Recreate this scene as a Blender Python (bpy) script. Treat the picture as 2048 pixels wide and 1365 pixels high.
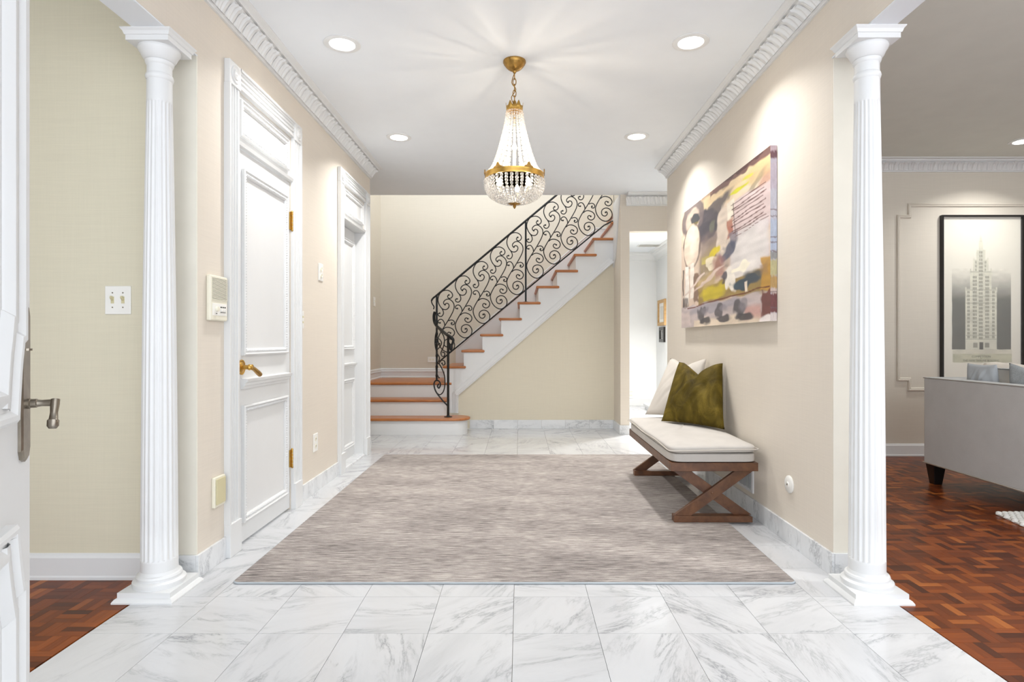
import bpy, bmesh, math, random
import numpy as np
from mathutils import Vector, Matrix
random.seed(7)
for o in list(bpy.data.objects): bpy.data.objects.remove(o)
scene = bpy.context.scene
COL = scene.collection

# ---------------------------------------------------------------- camera, world, exposure
CAMZ, FPX, VX, VY = 1.048, 1190.0, 1040.0, 682.5
cam_d = bpy.data.cameras.new('camera'); cam = bpy.data.objects.new('camera', cam_d); COL.objects.link(cam)
cam_d.sensor_width = 36.0; cam_d.lens = FPX * 36.0 / 2048.0
cam_d.shift_x = -(VX - 1024.0) / 2048.0
cam_d.clip_start = 0.02
cam.location = (0, 0, CAMZ); cam.rotation_euler = (math.pi / 2, 0, 0)
scene.camera = cam
world = bpy.data.worlds.new('daylight'); scene.world = world; world.use_nodes = True
wn = world.node_tree.nodes['Background']
wn.inputs[0].default_value = (0.95, 0.99, 1.05, 1); wn.inputs[1].default_value = 2.15
vs = scene.view_settings
vs.view_transform = 'Standard'; vs.look = 'None'; vs.gamma = 1.0; vs.use_curve_mapping = False
vs.exposure = 0.42
CAN_W, CAN_COL = 8.0, (1.0, 0.985, 0.96)
BULB_W, BULB_COL = 1.6, (1.0, 0.86, 0.68)

# ---------------------------------------------------------------- helpers
def lin(r, g, b):
    f = lambda c: (c/255/12.92) if c/255 <= 0.04045 else ((c/255+0.055)/1.055)**2.4
    return (f(r), f(g), f(b), 1.0)
def W(px, py, y): return Vector(((px-VX)*y/FPX, y, CAMZ-(py-VY)*y/FPX))
WL = {}
def wl(o): return WL.get(o.name, Vector((0, 0, 0)))

class MB:
    def __init__(s): s.v, s.f, s.uv = [], [], None
    def add(s, vs, fs):
        n = len(s.v); s.v += [tuple(v) for v in vs]; s.f += [tuple(i+n for i in f) for f in fs]; return s
    def box(s, x0, x1, y0, y1, z0, z1):
        return s.add([(x0,y0,z0),(x1,y0,z0),(x1,y1,z0),(x0,y1,z0),(x0,y0,z1),(x1,y0,z1),(x1,y1,z1),(x0,y1,z1)],
                     [(0,3,2,1),(4,5,6,7),(0,1,5,4),(1,2,6,5),(2,3,7,6),(3,0,4,7)])
    def obox(s, c, ax, ay, az):
        c, ax, ay, az = map(Vector, (c, ax, ay, az))
        vs = [c+i*ax+j*ay+k*az for k in (-1,1) for (i,j) in ((-1,-1),(1,-1),(1,1),(-1,1))]
        return s.add(vs, [(0,3,2,1),(4,5,6,7),(0,1,5,4),(1,2,6,5),(2,3,7,6),(3,0,4,7)])
    def prism(s, poly, axis, a0, a1):
        m = {'x': lambda p, a: (a, p[0], p[1]), 'y': lambda p, a: (p[0], a, p[1]), 'z': lambda p, a: (p[0], p[1], a)}[axis]
        n = len(poly)
        vs = [m(p, a0) for p in poly] + [m(p, a1) for p in poly]
        fs = [tuple(range(n))[::-1], tuple(range(n, 2*n))] + [(i, (i+1) % n, n+(i+1) % n, n+i) for i in range(n)]
        return s.add(vs, fs)
    def lathe(s, prof, c, axis='z', n=32, sq=None):
        c = Vector(c); vs, fs = [], []
        for k, (r, h) in enumerate(prof):
            for i in range(n):
                a = 2*math.pi*i/n
                rr = r*(sq(a, h) if sq else 1.0)
                p = {'z': (rr*math.cos(a), rr*math.sin(a), h), 'x': (h, rr*math.cos(a), rr*math.sin(a)), 'y': (rr*math.cos(a), h, rr*math.sin(a))}[axis]
                vs.append(c+Vector(p))
        for k in range(len(prof)-1):
            for i in range(n):
                j = (i+1) % n
                fs.append((k*n+i, k*n+j, (k+1)*n+j, (k+1)*n+i))
        if prof[0][0] > 1e-6: fs.append(tuple(range(n))[::-1])
        if prof[-1][0] > 1e-6: fs.append(tuple(range((len(prof)-1)*n, len(prof)*n)))
        return s.add(vs, fs)
    def ball(s, c, r, n=8, m=5, sz=1.0):
        return s.lathe([(r*math.sin(math.pi*k/m)+1e-7, -r*sz*math.cos(math.pi*k/m)) for k in range(m+1)], c, 'z', n)
    def tube(s, pts, r, n=8, closed=False, flat=None):
        pts = [Vector(p) for p in pts]; N = len(pts)
        if not isinstance(r, (list, tuple)): r = [r]*N
        tg = []
        for i in range(N):
            a = pts[(i-1) % N] if (closed or i > 0) else pts[i]
            b = pts[(i+1) % N] if (closed or i < N-1) else pts[i]
            t = (b-a); tg.append(t.normalized() if t.length > 1e-9 else Vector((0,0,1)))
        ref = Vector((0,0,1)) if abs(tg[0].z) < .9 else Vector((1,0,0))
        u = (ref - tg[0]*ref.dot(tg[0])).normalized(); vs = []
        for i in range(N):
            u = (u - tg[i]*u.dot(tg[i]))
            u = u.normalized() if u.length > 1e-6 else tg[i].orthogonal().normalized()
            w = tg[i].cross(u)
            for k in range(n):
                a = 2*math.pi*k/n
                vs.append(pts[i]+u*(r[i]*math.cos(a)*(flat or 1))+w*(r[i]*math.sin(a)))
        fs = []
        for i in range(N if closed else N-1):
            j = (i+1) % N
            for k in range(n): fs.append((i*n+k, i*n+(k+1) % n, j*n+(k+1) % n, j*n+k))
        if not closed: fs += [tuple(range(n))[::-1], tuple(range((N-1)*n, N*n))]
        return s.add(vs, fs)
    def frame(s, path, prof, O, U, V, N, closed=True):
        """sweep a profile [(inward offset, height)] along a 2-D path in the plane O+uU+vV, height along N, mitred"""
        O, U, V, N = map(Vector, (O, U, V, N)); n = len(path); m = len(prof); vs = []
        P = [Vector((p[0], p[1])) for p in path]
        for i in range(n):
            d0 = (P[i]-P[i-1]).normalized() if (closed or i > 0) else None
            d1 = (P[(i+1) % n]-P[i]).normalized() if (closed or i < n-1) else None
            d0 = d0 or d1; d1 = d1 or d0
            n0, n1 = Vector((-d0.y, d0.x)), Vector((-d1.y, d1.x))
            b = (n0+n1); b = b/max(b.dot(n0), .35)
            for d, h in prof:
                q = P[i]+b*d; vs.append(O+U*q.x+V*q.y+N*h)
        fs = []
        for i in range(n if closed else n-1):
            j = (i+1) % n
            for k in range(m-1): fs.append((i*m+k, j*m+k, j*m+k+1, i*m+k+1))
        if not closed: fs += [tuple(range(m)), tuple(range((n-1)*m, n*m))[::-1]]
        return s.add(vs, fs)
    def grid(s, fn, nu, nv):
        vs = [fn(i/nu, j/nv) for j in range(nv+1) for i in range(nu+1)]
        fs = [(j*(nu+1)+i, j*(nu+1)+i+1, (j+1)*(nu+1)+i+1, (j+1)*(nu+1)+i) for j in range(nv) for i in range(nu)]
        return s.add(vs, fs)
    def mesh(s, name, c, mat, smooth=None, recalc=True):
        me = bpy.data.meshes.new(name)
        me.from_pydata([(v[0]-c[0], v[1]-c[1], v[2]-c[2]) for v in s.v], [], s.f)
        if s.uv:
            l = me.uv_layers.new(name='uv'); l.data.foreach_set('uv', [x for p in s.uv for x in p])
        if recalc:
            bm = bmesh.new(); bm.from_mesh(me); bmesh.ops.recalc_face_normals(bm, faces=bm.faces); bm.to_mesh(me); bm.free()
        if mat: me.materials.append(mat)
        if smooth is not None:
            me.shade_smooth(); me.set_sharp_from_angle(angle=math.radians(smooth))
        return me
    def build(s, name, mat, parent=None, smooth=None, bevel=0, base=False, recalc=True, seg=2):
        A = np.array(s.v); lo, hi = A.min(0), A.max(0)
        c = Vector(((lo[0]+hi[0])/2, (lo[1]+hi[1])/2, lo[2] if parent is None else (lo[2]+hi[2])/2))
        o = bpy.data.objects.new(name, s.mesh(name, c, mat, smooth, recalc)); COL.objects.link(o)
        if parent: o.parent = parent; o.location = c - wl(parent)
        else: o.location = c
        WL[o.name] = c
        if bevel:
            b = o.modifiers.new('bevel', 'BEVEL'); b.width = bevel; b.segments = seg; b.limit_method = 'ANGLE'
        return o
def inst(name, me, loc, parent, rot=None, scale=None):
    o = bpy.data.objects.new(name, me); COL.objects.link(o); o.parent = parent
    o.location = Vector(loc)-wl(parent) if parent else Vector(loc)
    WL[o.name] = Vector(loc)
    if rot: o.rotation_euler = rot
    if scale: o.scale = scale
    return o
def thing(name, loc, label, cat, group=None, kind=None):
    o = bpy.data.objects.new(name, None); COL.objects.link(o); o.location = loc; WL[o.name] = Vector(loc)
    o.empty_display_size = .05
    return tag(o, label, cat, group, kind)
def tag(o, label=None, cat=None, group=None, kind=None):
    if label: o['label'] = label
    if cat: o['category'] = cat
    if group: o['group'] = group
    if kind: o['kind'] = kind
    return o
def struct(mb, name, mat, label, cat, **k): return tag(mb.build(name, mat, **k), label, cat, kind='structure')
def BX(*a): return MB().box(*a)
def cat_rom(P, n=6, closed=False):
    P = [Vector(p) for p in P]; out = []; N = len(P)
    for i in range(N if closed else N-1):
        g = (lambda k: P[k % N]) if closed else (lambda k: P[min(max(k, 0), N-1)])
        a, b, c, d = g(i-1), g(i), g(i+1), g(i+2)
        for k in range(n):
            t = k/n
            out.append(.5*((2*b)+(c-a)*t+(2*a-5*b+4*c-d)*t*t+(3*b-a-3*c+d)*t**3))
    if not closed: out.append(P[-1])
    return out

# ---------------------------------------------------------------- materials
class NT:
    def __init__(s, name):
        s.m = bpy.data.materials.new(name); s.m.use_nodes = True; s.t = s.m.node_tree; s.n = s.t.nodes
        s.p = s.n['Principled BSDF']
    def N(s, kind, **k):
        nd = s.n.new(kind)
        for a, b in k.items():
            if a in ('i',):
                for q, w in b.items():
                    if isinstance(w, bpy.types.NodeSocket): s.t.links.new(w, nd.inputs[q])
                    else: nd.inputs[q].default_value = w
            else: setattr(nd, a, b)
        return nd
    def L(s, a, b): s.t.links.new(a, b)
    def ramp(s, fac, stops):
        r = s.n.new('ShaderNodeValToRGB'); s.L(fac, r.inputs[0]); e = r.color_ramp.elements
        while len(e) < len(stops): e.new(.5)
        for q, (p, c) in zip(e, stops): q.position = p; q.color = c
        return r.outputs[0]
    def math(s, op, a, b=None):
        nd = s.n.new('ShaderNodeMath'); nd.operation = op
        for i, x in enumerate((a, b)):
            if x is None: continue
            if isinstance(x, bpy.types.NodeSocket): s.L(x, nd.inputs[i])
            else: nd.inputs[i].default_value = x
        return nd.outputs[0]
    def obj(s, scale=(1,1,1), rnd=0.0, rotz=False):
        tc = s.N('ShaderNodeTexCoord'); out = tc.outputs['Object']
        if rnd:
            oi = s.N('ShaderNodeObjectInfo')
            if rotz:
                vr = s.N('ShaderNodeVectorRotate', rotation_type='Z_AXIS'); s.L(out, vr.inputs['Vector'])
                s.L(s.math('MULTIPLY', oi.outputs['Random'], 37.0), vr.inputs['Angle']); out = vr.outputs[0]
            ad = s.N('ShaderNodeVectorMath', operation='ADD'); s.L(out, ad.inputs[0])
            s.L(s.math('MULTIPLY', oi.outputs['Random'], rnd), ad.inputs[1]); out = ad.outputs[0]
        mp = s.N('ShaderNodeMapping'); s.L(out, mp.inputs[0]); mp.inputs['Scale'].default_value = scale
        return mp.outputs[0]
    def noise(s, vec, scale, detail=3, rough=.5, dist=0):
        nd = s.N('ShaderNodeTexNoise', i={'Scale': scale, 'Detail': detail, 'Roughness': rough, 'Distortion': dist})
        if vec is not None: s.L(vec, nd.inputs['Vector'])
        return nd.outputs['Fac']
    def mix(s, fac, a, b, mode='MIX'):
        nd = s.N('ShaderNodeMix', data_type='RGBA', blend_type=mode)
        for k, x in ((0, fac), (6, a), (7, b)):
            if isinstance(x, bpy.types.NodeSocket): s.L(x, nd.inputs[k])
            else: nd.inputs[k].default_value = x
        return nd.outputs[2]
    def bump(s, h, strength=.2, dist=.002):
        b = s.N('ShaderNodeBump', i={'Strength': strength, 'Distance': dist}); s.L(h, b.inputs['Height']); s.L(b.outputs[0], s.p.inputs['Normal'])
    def set(s, **k):
        for a, b in k.items(): s.p.inputs[a.replace('_', ' ')].default_value = b
        return s.m
def plain(name, c, rough=.5, metal=0, var=.03, vscale=6, spec=.5, bump=0):
    t = NT(name); n = t.noise(t.obj(), vscale, 3)
    t.L(t.ramp(n, [(.3, tuple(x*(1-var) for x in c[:3])+(1,)), (.7, tuple(min(1, x*(1+var)) for x in c[:3])+(1,))]), t.p.inputs['Base Color'])
    t.set(Roughness=rough, Metallic=metal); t.p.inputs['Specular IOR Level'].default_value = spec
    if bump: t.bump(t.noise(t.obj(), 90, 2), bump, .001)
    return t.m
def wallpaper(name, c):
    t = NT(name)
    n1 = t.noise(t.obj((6, 6, 260)), 1.0, 2); n2 = t.noise(t.obj((220, 220, 5)), 1.0, 2); n3 = t.noise(t.obj(), 1.2, 2)
    s_ = t.math('ADD', t.math('MULTIPLY', n1, .5), t.math('ADD', t.math('MULTIPLY', n2, .3), t.math('MULTIPLY', n3, .2)))
    t.L(t.ramp(s_, [(.3, tuple(x*.96 for x in c[:3])+(1,)), (.7, tuple(min(1, x*1.035) for x in c[:3])+(1,))]), t.p.inputs['Base Color'])
    t.bump(s_, .12, .001); t.set(Roughness=.62); return t.m
def marble(name, c0, vein, rot=True, scale=1.0):
    t = NT(name); v = t.obj((1.1*scale, 4.6*scale, 2.4*scale), 23.0, rot)
    n = t.noise(v, 2.6, 9, .68, .45); a = t.math('ABSOLUTE', t.math('SUBTRACT', n, .5))
    thin = t.ramp(a, [(0.0, (1,1,1,1)), (.02, (.35,.35,.35,1)), (.07, (0,0,0,1))])
    n2 = t.noise(v, 1.3, 5, .6, .6); cloud = t.ramp(n2, [(.45, (0,0,0,1)), (.72, (1,1,1,1))])
    n3 = t.noise(v, 9, 4, .7, .4); fleck = t.ramp(n3, [(.66, (0,0,0,1)), (.74, (1,1,1,1))])
    gate = t.ramp(t.noise(v, 1.8, 2), [(.46, (.05,.05,.05,1)), (.68, (1,1,1,1))])
    f = t.math('MULTIPLY', thin, gate)
    f = t.math('ADD', t.math('MULTIPLY', f, .62), t.math('ADD', t.math('MULTIPLY', cloud, .14), t.math('MULTIPLY', t.math('MULTIPLY', fleck, gate), .32)))
    t.L(t.mix(f, c0, vein), t.p.inputs['Base Color']); t.set(Roughness=.13); return t.m
def parquet(name):
    t = NT(name); oi = t.N('ShaderNodeObjectInfo'); g = t.N('ShaderNodeNewGeometry')
    r = t.math('FRACT', t.math('ADD', oi.outputs['Random'], g.outputs['Random Per Island']))
    uv = t.N('ShaderNodeUVMap'); uv.uv_map = 'uv'
    ad = t.N('ShaderNodeVectorMath', operation='ADD'); t.L(uv.outputs[0], ad.inputs[0]); t.L(t.math('MULTIPLY', r, 40), ad.inputs[1])
    mp = t.N('ShaderNodeMapping'); t.L(ad.outputs[0], mp.inputs[0]); mp.inputs['Scale'].default_value = (12, 160, 1)
    gr = t.noise(mp.outputs[0], 1.0, 3)
    base = t.ramp(r, [(0, lin(70,30,9)), (.25, lin(98,45,14)), (.6, lin(120,57,18)), (.88, lin(140,71,24)), (1, lin(168,97,40))])
    t.L(t.mix(.55, base, t.ramp(gr, [(.3, (.72,.68,.62,1)), (.7, (1.18,1.18,1.18,1))]), 'MULTIPLY'), t.p.inputs['Base Color'])
    t.set(Roughness=.3); t.p.inputs['Specular IOR Level'].default_value = .16; return t.m
def grainwood(name, c, d, rough=.35, sc=(3, 40, 40)):
    t = NT(name); n = t.noise(t.obj(sc, 9.0), 1.0, 4, .6, .4)
    t.L(t.ramp(n, [(.3, d), (.7, c)]), t.p.inputs['Base Color']); t.set(Roughness=rough); return t.m
def fabric(name, c, sheen=0, rough=.85, w=900, var=.1):
    t = NT(name); n = t.noise(t.obj((1, 1, 1)), w, 2); n2 = t.noise(t.obj(), 7, 3)
    s_ = t.math('ADD', t.math('MULTIPLY', n, .5), t.math('MULTIPLY', n2, .5))
    t.L(t.ramp(s_, [(.32, tuple(x*(1-var) for x in c[:3])+(1,)), (.68, tuple(min(1, x*(1+var)) for x in c[:3])+(1,))]), t.p.inputs['Base Color'])
    t.bump(n, .25, .001); t.set(Roughness=rough)
    t.p.inputs['Sheen Weight'].default_value = sheen; t.p.inputs['Sheen Roughness'].default_value = .4; return t.m
def emit(name, c, st):
    t = NT(name); t.p.inputs['Base Color'].default_value = c; t.p.inputs['Emission Color'].default_value = c; t.p.inputs['Emission Strength'].default_value = st; return t.m
def vcol(name, rough=.6):
    t = NT(name); a = t.N('ShaderNodeVertexColor'); a.layer_name = 'paint'
    n = t.noise(t.obj((30, 30, 30)), 3, 4)
    t.L(t.mix(.25, a.outputs[0], t.ramp(n, [(.3, (.82,.82,.82,1)), (.7, (1.12,1.12,1.12,1))]), 'MULTIPLY'), t.p.inputs['Base Color'])
    t.bump(n, .15, .001); t.set(Roughness=rough); return t.m

M = {}
M['wall'] = wallpaper('wallpaper_beige', lin(221,212,199))
M['wall_stair'] = wallpaper('wallpaper_stair', lin(213,206,191))
M['wall_under'] = wallpaper('wallpaper_understair', lin(218,210,190))
M['wall_olive'] = wallpaper('wallpaper_olive', lin(216,210,188))
M['wall_living'] = wallpaper('wallpaper_living', lin(212,205,192))
M['cream'] = plain('cream_paint', lin(232,228,216), .5)
M['white'] = plain('white_gloss_paint', lin(223,224,224), .38, var=.01)
M['ceil'] = plain('ceiling_paint', lin(232,236,240), .8, var=.01)
M['ceil_liv'] = plain('ceiling_paint_taupe', lin(218,219,212), .8, var=.02)
M['bright'] = plain('bright_wall_paint', lin(228,229,229), .7, var=.01)
M['marble'] = marble('carrara_marble_tile', lin(204,205,207), lin(104,107,112))
M['marble_base'] = marble('carrara_marble_skirting', lin(226,228,230), lin(108,114,122), False, 1.4)
M['grout'] = plain('grout', lin(190,184,172), .9)
M['parquet'] = parquet('parquet_strips')
M['floor_gap'] = plain('parquet_joint', lin(48,22,10), .8)
M['tread'] = grainwood('oak_tread', lin(190,122,68), lin(156,92,46), .3, (4, 40, 40))
M['walnut'] = grainwood('walnut_bench', lin(118,78,50), lin(80,50,32), .4, (14, 14, 14))
M['iron'] = plain('black_iron', lin(24,26,27), .42, .3)
M['brass'] = plain('brass', lin(200,160,84), .28, 1.0, .12, 40)
M['brass_old'] = plain('antique_brass', lin(168,132,72), .38, 1.0, .2, 60)
M['nickel'] = plain('worn_pewter', lin(150,142,130), .3, 1.0, .15, 40)
M['ivory'] = plain('ivory_plastic', lin(232,228,210), .4, var=.01)
M['almond'] = plain('almond_plastic', lin(206,198,160), .45, var=.02)
M['plate'] = plain('white_plastic', lin(238,237,232), .35, var=.01)
M['dark'] = plain('dark_gap', lin(40,38,34), .8)
M['linen'] = fabric('cream_linen', lin(193,188,182))
M['linen2'] = fabric('oat_linen', lin(196,189,180))
M['velvet'] = fabric('olive_velvet', lin(84,70,16), 0, .8, 60, .30)
M['sofa'] = fabric('grey_velvet', lin(198,200,200), .1, .85, 500, .06)
M['pil_blue'] = fabric('blue_grey_cotton', lin(182,188,194))
M['pil_pat'] = fabric('grey_weave', lin(160,166,170), 0, .9, 160, .3)
M['throw'] = fabric('white_throw', lin(232,226,216))
M['knit'] = fabric('white_knit', lin(226,226,222), 0, .9, 250, .15)
M['black'] = plain('black_lacquer', lin(22,20,19), .3)
M['lens'] = emit('lamp_lens', (1, .97, .92, 1), 9.0)
M['bulb'] = emit('lamp_bulb', (1, .86, .66, 1), 22.0)
M['binding'] = fabric('rug_binding', lin(176,182,186))
t = NT('olive_velvet_fold_shading'); nv = t.noise(t.obj((1, 1, .55)), 9, 3, .55, .8); nf = t.noise(t.obj(), 260, 2)
t.L(t.ramp(t.math('ADD', t.math('MULTIPLY', nv, .8), t.math('MULTIPLY', nf, .2)), [(.32, lin(56,46,8)), (.52, lin(84,70,18)), (.72, lin(122,104,40))]), t.p.inputs['Base Color'])  # fold highlights and shade painted into the velvet colour by noise
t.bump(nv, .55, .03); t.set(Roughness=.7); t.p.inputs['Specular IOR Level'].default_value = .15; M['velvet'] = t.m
t = NT('woven_rug'); n1 = t.noise(t.obj((8, 140, 10)), 1.0, 5, .65); n2 = t.noise(t.obj((18, 320, 10)), 1.0, 3, .6); n3 = t.noise(t.obj((1, 3, 1)), 1.4, 3)
n4 = t.noise(t.obj(), 420, 2)
s_ = t.math('ADD', t.math('ADD', t.math('MULTIPLY', n1, .42), t.math('MULTIPLY', n2, .28)), t.math('ADD', t.math('MULTIPLY', n3, .14), t.math('MULTIPLY', n4, .16)))
t.L(t.ramp(s_, [(.40, lin(78,71,70)), (.455, lin(123,116,113)), (.515, lin(157,148,143)), (.58, lin(196,189,182))]), t.p.inputs['Base Color'])
t.bump(s_, .5, .004); t.set(Roughness=.95); M['rug'] = t.m
t = NT('crystal'); t.p.inputs['Base Color'].default_value = (1, .99, .97, 1)
t.set(Roughness=.05, IOR=1.45); t.p.inputs['Transmission Weight'].default_value = .8
tr_ = t.N('ShaderNodeBsdfTransparent'); tl_ = t.N('ShaderNodeBsdfTranslucent'); tl_.inputs[0].default_value = (1, .98, .95, 1)
ma = t.N('ShaderNodeMixShader'); ma.inputs[0].default_value = .22; t.L(t.p.outputs[0], ma.inputs[1]); t.L(tl_.outputs[0], ma.inputs[2])
mb_ = t.N('ShaderNodeMixShader'); mb_.inputs[0].default_value = .25; t.L(ma.outputs[0], mb_.inputs[1]); t.L(tr_.outputs[0], mb_.inputs[2])
t.L(mb_.outputs[0], t.n['Material Output'].inputs[0]); M['crystal'] = t.m
t = NT('picture_glass'); t.set(Roughness=.02); t.p.inputs['Base Color'].default_value = (1,1,1,1); t.p.inputs['Alpha'].default_value = .06; M['glass'] = t.m
# ---------------------------------------------------------------- the shell
XL, XR, XLo, XRo, ZC = -1.427, 1.398, -1.556, 1.503, 2.69
YF = -0.6
YLE, YRE = 2.634, 2.660            # near ends of the two hall walls
YL2, YR2 = 5.66, 5.65              # far ends
TS, TX0, TY0 = .3047, -1.5485, 2.4355
# floors
fl = struct(BX(XLo, XRo, YF, 7.14, -.06, -.0102).box(-1.93, XLo, YL2, 7.14, -.06, -.0102).box(XRo, 2.7, YR2, 6.68, -.06, -.0102), 'floor', M['grout'],
            'polished white marble tile floor of the entrance hall', 'floor')
tile_me = BX(-.1516, .1516, -.1516, .1516, -.010, 0).mesh('marble_tile', (0, 0, 0), M['marble'])
def tile_field(x0, x1, y0, y1, parent):
    c0, c1 = math.floor((x0-TX0)/TS-1e-3), math.ceil((x1-TX0)/TS+1e-3)
    r0, r1 = math.floor((y0-TY0)/TS-1e-3), math.ceil((y1-TY0)/TS+1e-3)
    for r in range(r0, r1):
        for c in range(c0, c1):
            a, b = max(TX0+c*TS, x0)+.0008, min(TX0+(c+1)*TS, x1)-.0008
            d, e = max(TY0+r*TS, y0)+.0008, min(TY0+(r+1)*TS, y1)-.0008
            if b-a < .02 or e-d < .02: continue
            if b-a > TS-.012 and e-d > TS-.012: inst('marble_tile', tile_me, ((a+b)/2, (d+e)/2, 0), parent)
            else: BX(a, b, d, e, -.010, 0).build('marble_tile', M['marble'], parent)
tile_field(TX0-.006, TX0+10*TS, .61, 7.13, fl)
tile_field(-1.893, TX0-.006, YL2, 7.13, fl); tile_field(TX0+10*TS, 2.65, YR2, 6.67, fl)
near = MB()
for r in range(-10, -6):
    for c in range(10): near.box(TX0+c*TS+.0005, TX0+(c+1)*TS-.0005, TY0+r*TS+.0005, TY0+(r+1)*TS-.0005, -.010, 0)
tag(near.build('marble_tile_doorway', M['marble'], fl), kind='stuff')

PB, PW = .1016, .1016/3
def uvbox(mb, cx, cy, lx, ly, rot, h):
    x, y = (lx, ly) if not rot else (ly, lx)
    mb.box(cx-x/2, cx+x/2, cy-y/2, cy+y/2, -.008, h)
    if mb.uv is None: mb.uv = []
    base = [(-1,-1),(1,-1),(1,1),(-1,1)]*2; ox, oy = random.random()*3, random.random()*3
    for f in mb.f[-6:]:
        for i in f:
            v = mb.v[i]; a, b = (v[0]-cx, v[1]-cy) if not rot else (v[1]-cy, v[0]-cx)
            mb.uv.append((a+ox, b+oy))
strip_me = []
for rot in (0, 1):
    m_ = MB(); uvbox(m_, 0, 0, PB-.0006, PW-.0005, rot, 0); strip_me.append(m_.mesh('parquet_strip', (0, 0, 0), M['parquet'], recalc=False))
def parquet_field(name, x0, x1, y0, y1, sgn, label, vis):
    base = struct(BX(x0, x1, y0, y1, -.06, -.0085), name, M['floor_gap'], label, 'floor')
    nx, ny = int((x1-x0)/PB)+1, int((y1-y0)/PB)+1
    strips, rest = [], MB()
    for i in range(nx):
        for j in range(ny):
            ax = x0+i*PB if sgn > 0 else x1-(i+1)*PB
            ay = y1-(j+1)*PB
            if ax < x0-.001 or ax+PB > x1+.002 or ay < y0: continue
            rot = (i+j) % 2
            for k in range(3):
                cx, cy = (ax+PB/2, ay+(k+.5)*PW) if not rot else (ax+(k+.5)*PW, ay+PB/2)
                strips.append((cx, cy, rot))
    def seen(s):
        px = VX+FPX*s[0]/max(s[1], .05); py = VY+FPX*CAMZ/max(s[1], .05)
        return s[1] > .3 and vis(px, py)
    strips.sort(key=lambda s: (0 if seen(s) else 1, s[1]))
    for k, (cx, cy, rot) in enumerate(strips):
        if k < 300 and seen((cx, cy, rot)): inst('parquet_strip', strip_me[rot], (cx, cy, random.uniform(-.0003, 0)), base)
        else: uvbox(rest, cx, cy, PB-.0006, PW-.0005, rot, random.uniform(-.0003, 0))
    tag(rest.build('parquet_strips_beyond', M['parquet'], base, recalc=False), kind='stuff')
    return base
parquet_field('floor_living', XRo, XRo+PB*44, YF, 5.42, 1, 'reddish brown mosaic parquet floor of the living room', lambda x, y: 1760 < x < 2060 and 900 < y < 1375)
parquet_field('floor_left', XLo-PB*24, XLo, YF, 2.62, -1, 'reddish brown mosaic parquet floor beside the open front door', lambda x, y: 50 < x < 300 and 1150 < y < 1350)

# walls
D1 = (2.985, 3.705); D2 = (4.765, 5.44); DTOP = 2.315
wlft = MB().box(XLo, XL, YLE, D1[0], 0, ZC).box(XLo, XL, D1[1], D2[0], 0, ZC).box(XLo, XL, D2[1], YL2, 0, ZC).box(XLo, XL, D1[0], D1[1], DTOP, ZC).box(XLo, XL, D2[0], D2[1], DTOP, ZC)
struct(wlft, 'wall_left', M['wall'], 'beige wallpapered hall wall with the two white panelled doors', 'wall')
struct(BX(XLo, XL, YF, YLE, 2.315, ZC), 'wall_left_beam', M['wall'], 'beige header beam above the column beside the front door', 'wall')
struct(BX(XR, XRo, YRE, YR2, 0, ZC), 'wall_right', M['wall'], 'beige wallpapered hall wall behind the bench and the painting', 'wall')
struct(BX(XR-.005, XRo, YF, YRE, 2.318, ZC), 'wall_right_beam', M['wall'], 'beige header beam above the column at the living room opening', 'wall')
for nm, b, lb in (('trim_1', (XLo, XL-.001, YF, YLE, 2.309, 2.3149), 'painted underside of the header beam by the front door'), ('trim_2', (XR-.004, XRo, YF, YRE, 2.312, 2.3179), 'painted underside of the header beam at the living room'),
              ('trim_3', (XLo+.001, XL-.001, YLE-.006, YLE, 0, 2.309), 'cream painted wall end behind the column by the front door'), ('trim_4', (XR+.001, XRo-.001, YRE-.006, YRE, 0, 2.312), 'cream painted wall end behind the column at the living room')):
    struct(BX(*b), nm, M['ceil'] if nm in ('trim_1', 'trim_2') else M['cream'], lb, 'trim')
struct(BX(-4.1, XLo, 2.62, 2.75, 0, ZC), 'wall_left_room', M['wall_olive'], 'olive beige wall with the double light switch', 'wall')
struct(BX(-4.1, -4.0, YF, 2.62, 0, ZC), 'wall_left_side', M['wall_olive'], 'olive beige side wall of the room by the front door', 'wall')
struct(BX(-4.1, -2.7, -.75, YF, 0, ZC), 'wall_front_blocker', M['wall_olive'], 'unseen piece of front wall added to dim the olive wall', 'wall')  # out-of-view wall piece, added and sized to block daylight from the olive wall
struct(BX(XRo, 6.1, 5.42, 5.64, 0, ZC), 'wall_living_back', M['wall_living'], 'taupe living room wall with raised panel moulding', 'wall')
struct(BX(6.0, 6.1, YF, 5.42, 0, ZC), 'wall_living_side', M['wall_living'], 'taupe side wall of the living room', 'wall')
struct(BX(XL, XR, YF, 6.69, ZC, 2.84).box(-1.99, XL, YL2, 6.69, ZC, 2.84).box(XR, 2.7, YR2, 6.69, ZC, 2.84).box(XLo, XL, YF, YL2, ZC, 2.84).box(XR, XRo, YF, YR2, ZC, 2.84), 'ceiling', M['ceil'], 'smooth white hall ceiling with four recessed lights', 'ceiling')
struct(BX(-4.1, XLo, YF, 2.75, ZC, 2.84), 'ceiling_left', M['ceil'], 'white ceiling of the room by the front door', 'ceiling')
struct(BX(XRo, 6.1, YF, 5.64, ZC, 2.84), 'ceiling_living', M['ceil_liv'], 'taupe grey living room ceiling', 'ceiling')
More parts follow.
